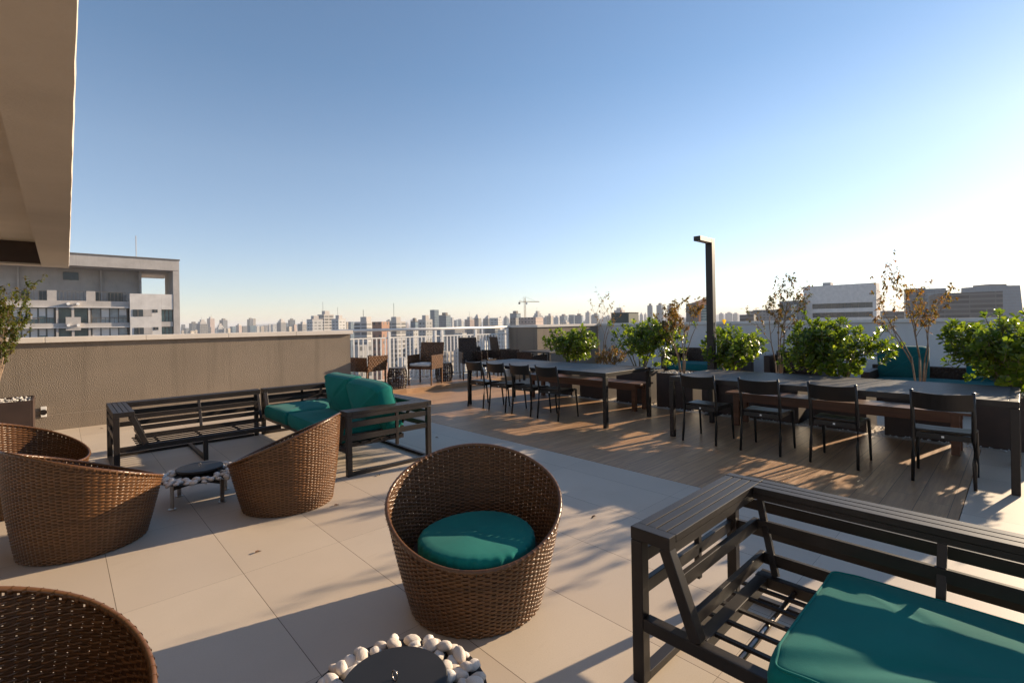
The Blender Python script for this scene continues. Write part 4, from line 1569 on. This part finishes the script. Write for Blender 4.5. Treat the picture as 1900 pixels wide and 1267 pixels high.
F = {'p': "fac_pale", 'c': "fac_cream", 'w': "fac_white", 'g': "fac_grey", 'd': "fac_darkglass", 'b': "fac_blueglass", 'l': "fac_balcony", 'n': "fac_brown", 'k': "fac_pink", 'a': "fac_band"}
SKY = [  # px0, px1, top, distance, facade, roof, label
    (337, 343, 602, 1500, 'd', 0, "slim dark tower just right of the near apartment block"),
    (336, 341, 613, 1000, 'c', 0, "low cream block touching the near apartment block"),
    (341, 353, 609, 1300, 'd', 0, "low wide dark block right of the near apartment block"),
    (352, 366, 597, 1200, 'd', 1, "dark glassy tower with a white roof edge, second cluster from the left"),
    (350, 360, 614, 800, 'c', 0, "low cream block in front of the dark glassy tower at the left"),
    (360, 366, 612, 850, 'c', 0, "narrow sunlit yellow block between the dark tower and the rounded grey tower"),
    (366, 384, 593, 900, 'g', 2, "broad grey tower with striped floors and a stepped top left of the pink tower"),
    (385, 397, 588, 1400, 'k', 1, "tall pinkish tower right of the broad grey striped tower"),
    (383, 391, 607, 1000, 'd', 0, "dark narrow block in front of the tall pinkish tower"),
    (403, 414, 600, 1000, 'w', 2, "white stepped tower in front of the dark square tower"),
    (408, 421, 591, 1500, 'd', 1, "dark square topped tower rising behind a white stepped one"),
    (414, 422, 609, 1000, 'p', 0, "low grey block at the foot of the dark square tower"),
    (420, 427, 609, 900, 'c', 0, "low yellowish block right of the dark square tower"),
    (427, 437, 606, 1100, 'b', 0, "bluish low block in the left skyline"),
    (438, 448, 601, 1300, 'k', 1, "pink and white striped tower in the left skyline"),
    (449, 458, 605, 1400, 'g', 0, "grey block behind the pink and white striped tower"),
    (459, 470, 590, 1600, 'd', 1, "twin topped dark tower with a pale right half"),
    (468, 474, 591, 1550, 'c', 0, "pale slab joined to the twin topped dark tower"),
    (460, 474, 604, 1000, 'b', 0, "blue grey block at the foot of the twin topped tower"),
    (474, 481, 606, 1200, 'p', 0, "pale low slab right of the twin topped tower"),
    (482, 490, 605, 1300, 'c', 0, "cream slab before the grey round shouldered tower"),
    (489, 497, 604, 1500, 'g', 0, "grey slab left of the grey round shouldered tower"),
    (497, 503, 601, 1300, 'p', 1, "pale narrow tower beside the grey round shouldered tower"),
    (503, 513, 602, 1200, 'w', 0, "whitish block left of the grey round shouldered tower"),
    (514, 530, 592, 1100, 'g', 2, "grey round shouldered tower left of the white stepped apartment complex"),
    (531, 535, 599, 1600, 'b', 0, "thin blue slab behind the cream box right of the grey tower"),
    (535, 547, 591, 1500, 'd', 1, "bluish dark tower left of the white stepped apartment complex"),
    (532, 541, 606, 700, 'c', 0, "small sunlit cream block at the wall edge"),
    (543, 550, 602, 1000, 'k', 0, "pinkish slab in front of the bluish dark tower"),
    (553, 571, 597, 800, 'g', 1, "grey slab left of the white stepped apartment complex"),
    (570, 598, 586, 480, 'w', 1, "grey white wing of the stepped apartment complex, left half"),
    (590, 618, 577, 500, 'l', 1, "tallest white block of the stepped apartment complex above the taupe wall"),
    (616, 641, 585, 470, 'w', 1, "pale right wing of the stepped apartment complex above the taupe wall"),
    (640, 646, 597, 600, 'c', 0, "narrow cream tower right of the stepped apartment complex"),
    (646, 656, 597, 900, 'b', 0, "pale blue glass block over the end of the taupe wall"),
    (658, 698, 588, 300, 'l', 1, "big pale apartment tower with balconies behind the left end of the railing"),
    (716, 752, 588, 320, 'l', 1, "big pale apartment tower with balconies behind the middle of the railing"),
    (691, 722, 597, 230, 'n', 0, "brown slab tower between the two big pale apartment towers"),
    (762, 776, 590, 500, 'b', 1, "blue grey block with a reddish stripe right of the second pale tower"),
    (776, 802, 585, 360, 'p', 1, "white and dark gridded apartment tower left of the tall grey slab"),
    (798, 814, 575, 700, 'b', 0, "tall flat grey slab, highest of the middle skyline"),
    (814, 836, 580, 720, 'b', 1, "wide glass block joined to the tall flat grey slab"),
    (836, 842, 589, 1300, 'w', 0, "thin white tower right of the wide glass block"),
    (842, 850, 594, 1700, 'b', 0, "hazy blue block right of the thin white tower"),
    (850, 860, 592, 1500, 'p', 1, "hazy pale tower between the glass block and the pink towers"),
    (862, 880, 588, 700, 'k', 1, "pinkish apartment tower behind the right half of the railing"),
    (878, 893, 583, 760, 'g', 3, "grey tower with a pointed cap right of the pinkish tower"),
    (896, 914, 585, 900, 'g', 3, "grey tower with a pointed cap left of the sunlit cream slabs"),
    (908, 932, 590, 560, 'w', 0, "bright white ribbed slab block left of the tower crane"),
    (934, 944, 586, 1500, 'b', 3, "hazy blue pointed tower left of the tower crane"),
    (946, 966, 577, 800, 'b', 1, "light blue glass tower directly left of the tower crane"),
    (946, 962, 590, 450, 'g', 0, "dark grey low block under the light blue glass tower"),
    (963, 1008, 589, 420, 'k', 0, "unfinished pinkish concrete block under the tower crane"),
    (989, 1006, 577, 900, 'w', 2, "pale stepped tower right of the tower crane"),
    (1008, 1018, 586, 1100, 'p', 1, "pale slab right of the pale stepped tower"),
    (1014, 1026, 582, 900, 'c', 1, "cream tower with a narrow top over the taupe corner wall"),
    (1027, 1038, 586, 1200, 'w', 1, "whitish tower over the middle of the corner wall"),
    (1038, 1053, 583, 1300, 'b', 1, "blue grey wide tower over the corner wall"),
    (1055, 1068, 584, 1200, 'b', 0, "blue grey slab left of the tall thin tree"),
    (1066, 1082, 582, 1100, 'b', 1, "hazy blue tower left of the tall thin tree"),
    (1040, 1056, 594, 700, 'c', 1, "low cream group of blocks over the corner wall"),
    (1086, 1096, 577, 1500, 'p', 1, "hazy narrow tower behind the tall thin tree"),
    (1098, 1112, 581, 1600, 'b', 1, "hazy pale blue block behind the tall thin tree"),
    (1136, 1163, 571, 900, 'p', 2, "pale stepped office block behind the dark green box"),
    (1178, 1185, 580, 2000, 'p', 3, "first of three small round capped hazy towers left of the twin towers"),
    (1187, 1193, 579.5, 2000, 'p', 3, "second of three small round capped hazy towers left of the twin towers"),
    (1195, 1200, 580, 2000, 'p', 3, "third of three small round capped hazy towers left of the twin towers"),
    (1201, 1211, 563.5, 1300, 'b', 1, "left one of the hazy twin towers"),
    (1218, 1231, 562.5, 1300, 'b', 1, "right one of the hazy twin towers"),
    (1238, 1247, 563, 1300, 'p', 1, "hazy tower half hidden by the brown leaved tree"),
    (1334, 1342, 580, 2300, 'g', 1, "small hazy block right of the lamp post"),
    (1346, 1358, 579, 2300, 'g', 1, "second small hazy block right of the lamp post"),
    (1360, 1370, 580, 2300, 'g', 1, "third small hazy block right of the lamp post"),
    (1374, 1402, 584, 420, 'a', 0, "low dark flat building left of the thin mixed leaf tree"),
    (1386, 1400, 577, 520, 'g', 0, "low grey block with a rounded roof left of the thin mixed leaf tree"),
    (1400, 1448, 575, 460, 'g', 0, "long low grey building behind the thin mixed leaf tree"),
    (1628, 1655, 577, 900, 'b', 0, "low blue grey block right of the white office block"),
    (1640, 1684, 578, 500, 'a', 0, "low dark building left of the reddish tree"),
    (1681, 1712, 536, 420, 'd', 0, "grey ribbed office tower behind the reddish tree"),
    (1708, 1748, 536.5, 520, 'b', 0, "blue glass office tower behind the reddish tree"),
    (1736, 1836, 545, 380, 'a', 0, "wide dark office building with horizontal window bands at the right"),
    (1832, 1852, 570, 430, 'g', 0, "low grey annex right of the banded dark office building"),
    (1876, 1892, 569, 1600, 'p', 0, "hazy pale block near the right edge"),
    (1848, 1866, 574, 1500, 'g', 0, "hazy low block below the blue tapering tower"),
]
for q in SKY:
    yw = None
    if q[0] > 1370:
        yw = 12
    tower(q[0], q[1], q[2], q[3], F[q[4]], q[6], q[5], yaw=yw)
# nearer roofs and blocks seen through the railing
for q in [(655, 690, 640, 170, 'p', 0, "white low block below the railing at its left end"),
          (735, 762, 663, 200, 'w', 0, "white block with tiny windows behind the barrel table"),
          (752, 782, 612, 420, 'p', 0, "pale block between balusters right of the brown slab tower"),
          (782, 800, 632, 330, 'c', 0, "small cream block below the gridded apartment tower"),
          (815, 842, 652, 260, 'c', 0, "low cream house right of the rattan armchair"),
          (826, 862, 611, 520, 'g', 0, "dark grey block under the wide glass block"),
          (842, 866, 618, 440, 'p', 0, "pale block behind the right half of the railing"),
          (866, 890, 606, 480, 'g', 0, "dark gridded block behind the high backed rattan chair"),
          (886, 905, 632, 300, 'w', 0, "low white block right of the high backed rattan chair"),
          (900, 928, 604, 430, 'd', 0, "dark glass block behind the right end of the railing"),
          (924, 948, 612, 360, 'w', 0, "white block with window columns at the right end of the railing"),
          (806, 828, 608, 600, 'b', 0, "bluish block below the tall flat grey slab")]:
    tower(q[0], q[1], q[2], q[3], F[q[4]], q[6], q[5])
GF = "small hazy tower blocks of the far skyline"
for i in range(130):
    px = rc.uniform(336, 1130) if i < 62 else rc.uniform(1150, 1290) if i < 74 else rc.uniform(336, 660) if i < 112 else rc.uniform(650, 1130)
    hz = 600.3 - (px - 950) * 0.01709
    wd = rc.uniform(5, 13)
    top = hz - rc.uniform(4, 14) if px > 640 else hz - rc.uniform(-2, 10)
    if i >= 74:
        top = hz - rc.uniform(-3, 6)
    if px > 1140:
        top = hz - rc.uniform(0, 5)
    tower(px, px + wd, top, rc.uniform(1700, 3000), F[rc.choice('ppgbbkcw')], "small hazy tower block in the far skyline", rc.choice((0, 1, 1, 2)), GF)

# white flat roof just below the railing
fr = thing("flat_roof_house", "low building with a white flat roof and parapet seen through the railing", "building", (14.8, 19.6, -14), R(8))
MB().box(-4, 6, -3, 5, -GZ * -1 + 14, 4).build("walls", "block_white", fr)
MB().box(-4.1, 6.1, 4.7, 5.1, 4.02, 6.2).box(-4.1, 6.1, -3.1, -2.8, 4.02, 4.9).build("roof_parapet", "roof_white", fr)

# reddish stair core and teal glass strip on the brown slab
# dark green billboard-like box on a roof
p0, p1 = hit(1143, 581, 150), hit(1176, 599, 150)
gb = thing("rooftop_box", "dark green box standing beyond the pale parapet left of the twin towers", "building", ((p0.x + p1.x) / 2, (p0.y + p1.y) / 2, GZ), R(5))
wd = (p1 - p0)
wd.z = 0
MB().box(-wd.length / 2 * 1.15, wd.length / 2 * 1.15, -3, 3, -0.0, p0.z - GZ).build("walls", "green_dark", gb)
MB().box(-wd.length / 2 * 1.2, wd.length / 2 * 1.2, -3.2, 3.2, p0.z - GZ + 0.01, p0.z - GZ + 0.12).build("roof", "concrete_dark", gb)

# salmon building behind the lamp post
D_ = 260
so = thing("gabled_building", "salmon building with a sloping roof line and glass front behind the lamp post", "building", tuple(hit(1306, 600, D_)[:2]) + (GZ,), R(43 + 4))
k = D_ / 893.44
vx = [-9 * k * 1.0, 13 * k]
zt = [hit(1297, 561, D_).z - GZ, hit(1318, 553.5, D_).z - GZ]
SF = Matrix.Rotation(-YAW, 4, 'Z')
so.rotation_euler = (0, 0, -YAW)
m = MB()
m.hexa([(vx[0], 0, 0), (vx[1], 0, 0), (vx[1], 12, 0), (vx[0], 12, 0), (vx[0], 0, zt[0]), (vx[1], 0, zt[1]), (vx[1], 12, zt[1]), (vx[0], 12, zt[0])])
m.build("walls", "salmon", so)
z1 = hit(1301, 566, D_).z - GZ
m = MB()
m.box(vx[0] + 1.1, vx[1] - 0.5, -0.25, -0.05, z1 - 30, z1)
m.build("glass_front", "glass_teal", so)
m = MB()
for i in range(9):
    m.box(vx[0] + 1.1, vx[1] - 0.5, -0.4, -0.26, z1 - 1.2 - i * 1.5, z1 - 1.0 - i * 1.5)
m.build("sun_louvres", "roof_white", so)
m = MB().box(vx[0] - 2.6, vx[0] - 0.02, 0.3, 12, 0, zt[0] - 0.3)
m.build("side_wall", "concrete_dark", so)


# white office block on the right
def px_on_x(px, py, X):
    d = ray(px, py)
    return Vector((0, 0, H)) + d * (X / d.x)


XO = 229
wo = thing("office_building", "pale windowless topped office block with two dark window bands at the right", "building", (XO, 0, 0))


def ob(px0, px1, y0, y1, xo0, xo1, name, mat, uvf=False, m=None):
    a, b = px_on_x(px0, y1, XO), px_on_x(px1, y0, XO)
    m2 = MB().box(xo0, xo1, min(a.y, b.y), max(a.y, b.y), a.z, b.z)
    return m2.build(name, mat, wo, uv=uvf)


top_ = px_on_x(1558, 528.5, XO).z
ya, yb = px_on_x(1626, 560, XO).y, px_on_x(1491, 560, XO).y
wb = [(562.5, 572), (579.5, 589)]
yl = px_on_x(1507, 560, XO).y
yr = px_on_x(1619, 560, XO).y
zz = [px_on_x(1560, y, XO).z for y in (562.5, 572, 579.5, 589)]
body = MB().box(1.2, 7, ya + 0.01, yb - 0.01, GZ, top_)
body.box(0, 1.19, ya, yb, zz[0], top_ + 0.01).box(0, 1.19, ya, yb, zz[2], zz[1]).box(0, 1.19, ya, yb, GZ, zz[3])
for i in (0, 2):
    body.box(0, 1.19, ya, yr, zz[i + 1], zz[i]).box(0, 1.19, yl, yb, zz[i + 1], zz[i])
body.build("walls", "block_white", wo)
for i in (0, 2):
    wn_ = MB().box(0.5, 1.18, yr + 0.01, yl - 0.01, zz[i + 1] + 0.01, zz[i] - 0.01).build("window", "glass_dark", wo)
    fm = MB()
    for j in range(1, 9):
        yy = yr + (yl - yr) * j / 9
        fm.box(0.42, 0.49, yy - 0.08, yy + 0.08, zz[i + 1] + 0.01, zz[i] - 0.01)
    fm.build("window_frame", "concrete_dark", wn_)
a = px_on_x(1531, 524, XO)
MB().box(2, 6, a.y - 1.4, a.y + 1.4, top_ + 0.02, a.z).build("roof_unit", "concrete_plain", wo)
st_ = thing("office_annex", "dark brown annex with glazed stair left of the pale office block", "building", (XO - 4, 0, 0))
a, b = px_on_x(1446, 560, XO - 4), px_on_x(1490, 557, XO - 4)
MB().box(0, 8, b.y, a.y, GZ, b.z).build("walls", "fac_grey", st_, uv=True)
c0, c1 = px_on_x(1468, 565, XO - 4), px_on_x(1479, 565, XO - 4)
MB().box(-0.3, -0.02, c1.y, c0.y, -8, c0.z).build("stair_glass", "glass_pale", st_)

# blue tapering glass tower at the right
p = hit(1836, 532, 620)
tb_ = thing("glass_tower", "blue tapering glass tower right of the banded dark office building", "building", (p.x, p.y, GZ), R(-43))
a = 29 / 893.44 * 620 / 0.92
hh = p.z - GZ
m = MB()
m.hexa([(-a * 1.06, -a, 0), (a * 1.15, -a, 0), (a * 1.15, a, 0), (-a * 1.06, a, 0), (-a * 0.86, -a * .86, hh), (a * 0.90, -a * .86, hh), (a * 0.90, a * .86, hh), (-a * 0.86, a * .86, hh)])
m.build("walls", "fac_tealglass", tb_, uv=True)
MB().box(-a * .5, a * .5, -a * .5, a * .5, hh + 0.02, hh + 2.5).build("roof", "concrete_dark", tb_)

# tower crane
p = hit(974.5, 600, 430)
cr_ = thing("tower_crane", "orange tower crane above the unfinished block", "crane", (p.x, p.y, 0), -YAW)
kk = 430 / 893.44
zc = hit(974.5, 561, 430).z
zt_ = hit(974.5, 550, 430).z
m = MB()
for sx in (-0.7, 0.7):
    for sy in (-0.7, 0.7):
        m.bar((sx, sy, -10), (sx, sy, zt_ - 1), 0.28, 0.28)
zq = -10
while zq < zt_ - 3:
    m.bar((-0.7, -0.7, zq), (0.7, -0.7, zq + 2), 0.16, 0.16).bar((0.7, -0.7, zq), (0.7, 0.7, zq + 2), 0.16, 0.16)
    m.bar((0.7, 0.7, zq), (-0.7, 0.7, zq + 2), 0.16, 0.16).bar((-0.7, 0.7, zq), (-0.7, -0.7, zq + 2), 0.16, 0.16)
    zq += 2
m.build("mast", "crane_paint", cr_)
m = MB()
jl, jr_ = -11 * kk, 27 * kk
for z_, y_ in ((zc, -0.6), (zc, 0.6), (zc + 1.1, 0)):
    m.bar((jl, y_, z_), (jr_, y_, z_ + (0.3 if y_ else -0.6)), 0.22, 0.22)
xq = jl
while xq < jr_ - 1.5:
    m.bar((xq, -0.6, zc), (xq + 0.8, 0, zc + 0.9), 0.12, 0.12).bar((xq + 0.8, 0, zc + 0.9), (xq + 1.6, 0.6, zc), 0.12, 0.12)
    xq += 1.6
m.build("jib", "crane_paint", cr_)
MB().box(jl - 0.4, jl + 1.2, -0.7, 0.7, zc - 1.6, zc + 0.2).build("counterweight", "concrete_dark", cr_)
MB().box(0.9, 2.2, -0.8, 0.8, zc - 2, zc - 0.1).build("cabin", "white_paint", cr_)
MB().bar((0, 0, zt_), (jr_ * 0.7, 0, zc + 1), 0.1, 0.1).bar((0, 0, zt_), (jl * 0.9, 0, zc + 1), 0.1, 0.1).build("stay", "concrete_dark", cr_)

# near apartment block on the left -------------------------------------------------
YB = 98.0


def fx(px, py=600):
    d = ray(px, py)
    return d.x * YB / d.y


def fz(px, py):
    d = ray(px, py)
    return H + d.z * YB / d.y


ab = thing("apartment_block", "large grey apartment block with an open roof frame and glazed balconies at the left", "building", (0, YB, 0))


def fbox(m, px0, px1, y0, y1, yo0, yo1, ref=None):
    """box on the facade between two picture columns and two heights, standing yo0..yo1 behind the facade plane"""
    c = (px0 + px1) / 2 if ref is None else ref
    m.box(fx(px0), fx(px1), yo0, yo1, fz(c, y1), fz(c, y0))
    return m


Zr = lambda y, px=200: fz(px, y)
zl = Zr(559)                      # roof terrace floor
xL, xW, xR = -26.0, fx(241), fx(333)
m = MB().box(xL, xW - 0.01, 1.6, 16, GZ, Zr(599))
m.box(xL, xW - 0.01, 0.0, 16, Zr(571), zl)
m.box(xL, xW - 0.01, 0.0, 1.59, Zr(606.5), Zr(599))
m.box(xL, xW - 0.01, 2.0, 16, Zr(599) + 0.01, Zr(571) - 0.01)
m.build("walls", "concrete_plain", ab)
m = MB().box(xL, xW - 0.01, -0.35, -0.01, Zr(571.5), Zr(569.5)).box(xL, xW - 0.01, -0.35, -0.01, Zr(607.8), Zr(606))
m.build("ledge", "block_white", ab)
m = MB()
for a, b in ((104, 108.5), (133, 138), (164, 168)):
    m.box(fx(a), fx(b), -0.1, 1.55, Zr(599) + 0.02, Zr(571.6)).box(fx(a), fx(b), -0.1, 1.55, -20, Zr(607.9))
m.build("column", "concrete_plain", ab)
m = MB().box(xL, fx(265), 5.0, 15, zl + 0.02, Zr(494)).box(fx(265), fx(269), 3.5, 15, zl + 0.02, Zr(494))
m.box(fx(29), fx(33), 4.4, 4.98, zl + 0.02, Zr(494)).box(fx(191), fx(194), 4.4, 4.98, zl + 0.02, Zr(494))
m.build("penthouse_wall", "concrete_plain", ab)
for a, b, y0, y1 in ((37, 52, 536, 558), (72, 88, 536, 558), (177, 191, 539, 558), (206, 234, 540, 558), (119, 149, 500, 515)):
    fbox(MB(), a, b, y0, y1, 4.85, 4.99).build("window", "glass_dark", ab)
top0, top1 = fz(129, 472), fz(129, 493)
MB().box(xL, xR, -0.6, 16, top1, top0).build("roof_frame", "concrete_plain", ab)
MB().box(xL, xR + 0.1, -0.7, 16, top0 + 0.01, top0 + 0.22).build("roof_edge", "concrete_dark", ab)
MB().box(fx(321.5), xR, -0.55, 8, GZ, top1 - 0.01).build("frame_column", "concrete_plain", ab)
wx1 = fx(321)
m = MB().box(xW, fx(299), -0.5, 14, GZ, fz(286, 546)).box(fx(299) + 0.01, wx1 - 0.02, -0.5, 14, fz(310, 574.5), fz(286, 546))
m.box(fx(299) + 0.01, wx1 - 0.02, 1.0, 14, GZ, fz(310, 574.6))
m.build("white_wing", "block_white", ab)
MB().box(fx(299) + 0.02, wx1 - 0.04, -0.45, 0.98, fz(310, 606), fz(310, 597)).build("spandrel", "concrete_plain", ab)
for a, b, y0, y1 in ((246, 265, 574.5, 587), (282, 292, 574.5, 580), (248, 266, 608, 620), (283, 293, 607, 612)):
    f_ = fbox(MB(), a, b, y0, y1, -0.56, -0.51).build("window", "glass_dark", ab)
    xm = (fx(a) + fx(b)) / 2
    MB().box(xm - 0.05, xm + 0.05, -0.6, -0.565, fz((a + b) / 2, y1), fz((a + b) / 2, y0)).build("window_frame", "concrete_dark", f_)
for y0, y1 in ((574.5, 587), (608, 620)):
    fbox(MB(), 265.2, 281.8, y0, y1, -0.54, -0.51).build("infill_panel", "concrete_plain", ab)
for y0, y1, zf in ((575, 597, 0), (606.5, 640, 0)):
    g_ = fbox(MB(), 299.5, 320.5, y0, y1, 0.2, 0.3).build("window", "glass_teal", ab)
    fm = MB()
    for i in range(4):
        xx = fx(299.5) + (fx(320.5) - fx(299.5)) * i / 3
        fm.box(xx - 0.04, xx + 0.04, 0.12, 0.19, fz(310, y1), fz(310, y0))
    fm.box(fx(299.5), fx(320.5), 0.0, 0.11, fz(310, y0) - 2.0, fz(310, y0) - 1.9)
    fm.build("window_frame", "concrete_dark", g_)
for y0, y1 in ((572, 599), (608, 640)):
    for a, b, mt in ((20, 104, "glass_teal"), (168, 239, "glass_pale")):
        g_ = MB().box(fx(a) + 0.1, fx(b) - 0.1, 0.5, 0.6, Zr(y1), Zr(y0)).build("window", mt, ab)
        fm = MB()
        nn = 5 if b - a > 80 else 4
        for i in range(nn + 1):
            xx = fx(a) + 0.15 + (fx(b) - fx(a) - 0.3) * i / nn
            fm.box(xx - 0.04, xx + 0.04, 0.40, 0.49, Zr(y1), Zr(y0))
        zr_ = Zr(y0) - (Zr(y0) - Zr(y0 + 27)) * 0.62
        fm.box(fx(a) + 0.1, fx(b) - 0.1, 0.2, 0.3, zr_ - 0.07, zr_)
        for i in range(9):
            xx = fx(a) + 0.15 + (fx(b) - fx(a) - 0.3) * i / 8
            fm.box(xx - 0.025, xx + 0.025, 0.22, 0.28, zr_ - 1.0, zr_ - 0.07)
        fm.build("window_frame", "concrete_dark", g_)
        for i in range(nn):
            if rc.random() < 0.7:
                xx0 = fx(a) + 0.25 + (fx(b) - fx(a) - 0.3) * i / nn
                ww = (fx(b) - fx(a) - 0.3) / nn - 0.2
                MB().box(xx0, xx0 + ww, 0.45, 0.485, Zr(y0) - rc.uniform(0.9, 2.0), Zr(y0) - 0.05).build("blind", "roof_white", g_)
    for a, b in ((108.5, 133), (138, 164)):
        MB().box(fx(a) + 0.05, fx(b) - 0.05, 1.3, 1.45, Zr(y1), Zr(y0)).build("window", "glass_teal", ab)
    zz_ = Zr(y0) - (Zr(y0) - Zr(y0 + 27)) * 0.60
    MB().box(fx(122), fx(150), -0.3, 1.0, zz_ - 2.0, zz_).build("balcony_wall", "concrete_plain", ab)
for zc_ in (565, 603):
    for a in (127, 145):
        MB().tube([(fx(a), -1.0, Zr(zc_)), (fx(a), 0.2, Zr(zc_))], 0.2, 10).build("drain_pipe", "white_paint", ab)
m = MB()
m.box(xL, fx(234), 0.3, 0.36, Zr(542.2), Zr(541.4))
xx = xL
while xx < fx(234):
    m.box(xx, xx + 0.05, 0.31, 0.35, zl, Zr(542.3))
    xx += 0.45
m.build("roof_railing", "concrete_dark", ab)
for a, b in ((88, 106), (161, 178)):
    MB().box(fx(a), fx(b), 0.2, 0.45, zl, Zr(541)).build("parapet", "concrete_plain", ab)
MB().tube([(fx(263), 6, top0), (fx(263), 6, fz(263, 428))], 0.06, 5).build("antenna", "concrete_plain", ab)

# ---------------------------------------------------------------- haze
hz = MB().box(-9000, 9000, -9000, 9000, GZ - 1.5, 75).build("haze", "white_paint")
tag(hz, kind="stuff")
t = NT("haze_air")
t.t.nodes.remove(t.b)
pv = t.n("ShaderNodeVolumePrincipled")
pv.inputs["Color"].default_value = (0.86, 0.89, 0.98, 1)
pv.inputs["Density"].default_value = 0.00018
pv.inputs["Anisotropy"].default_value = 0.0
t.L(pv.outputs[0], t.out.inputs["Volume"])
hz.data.materials.clear()
hz.data.materials.append(t.m)
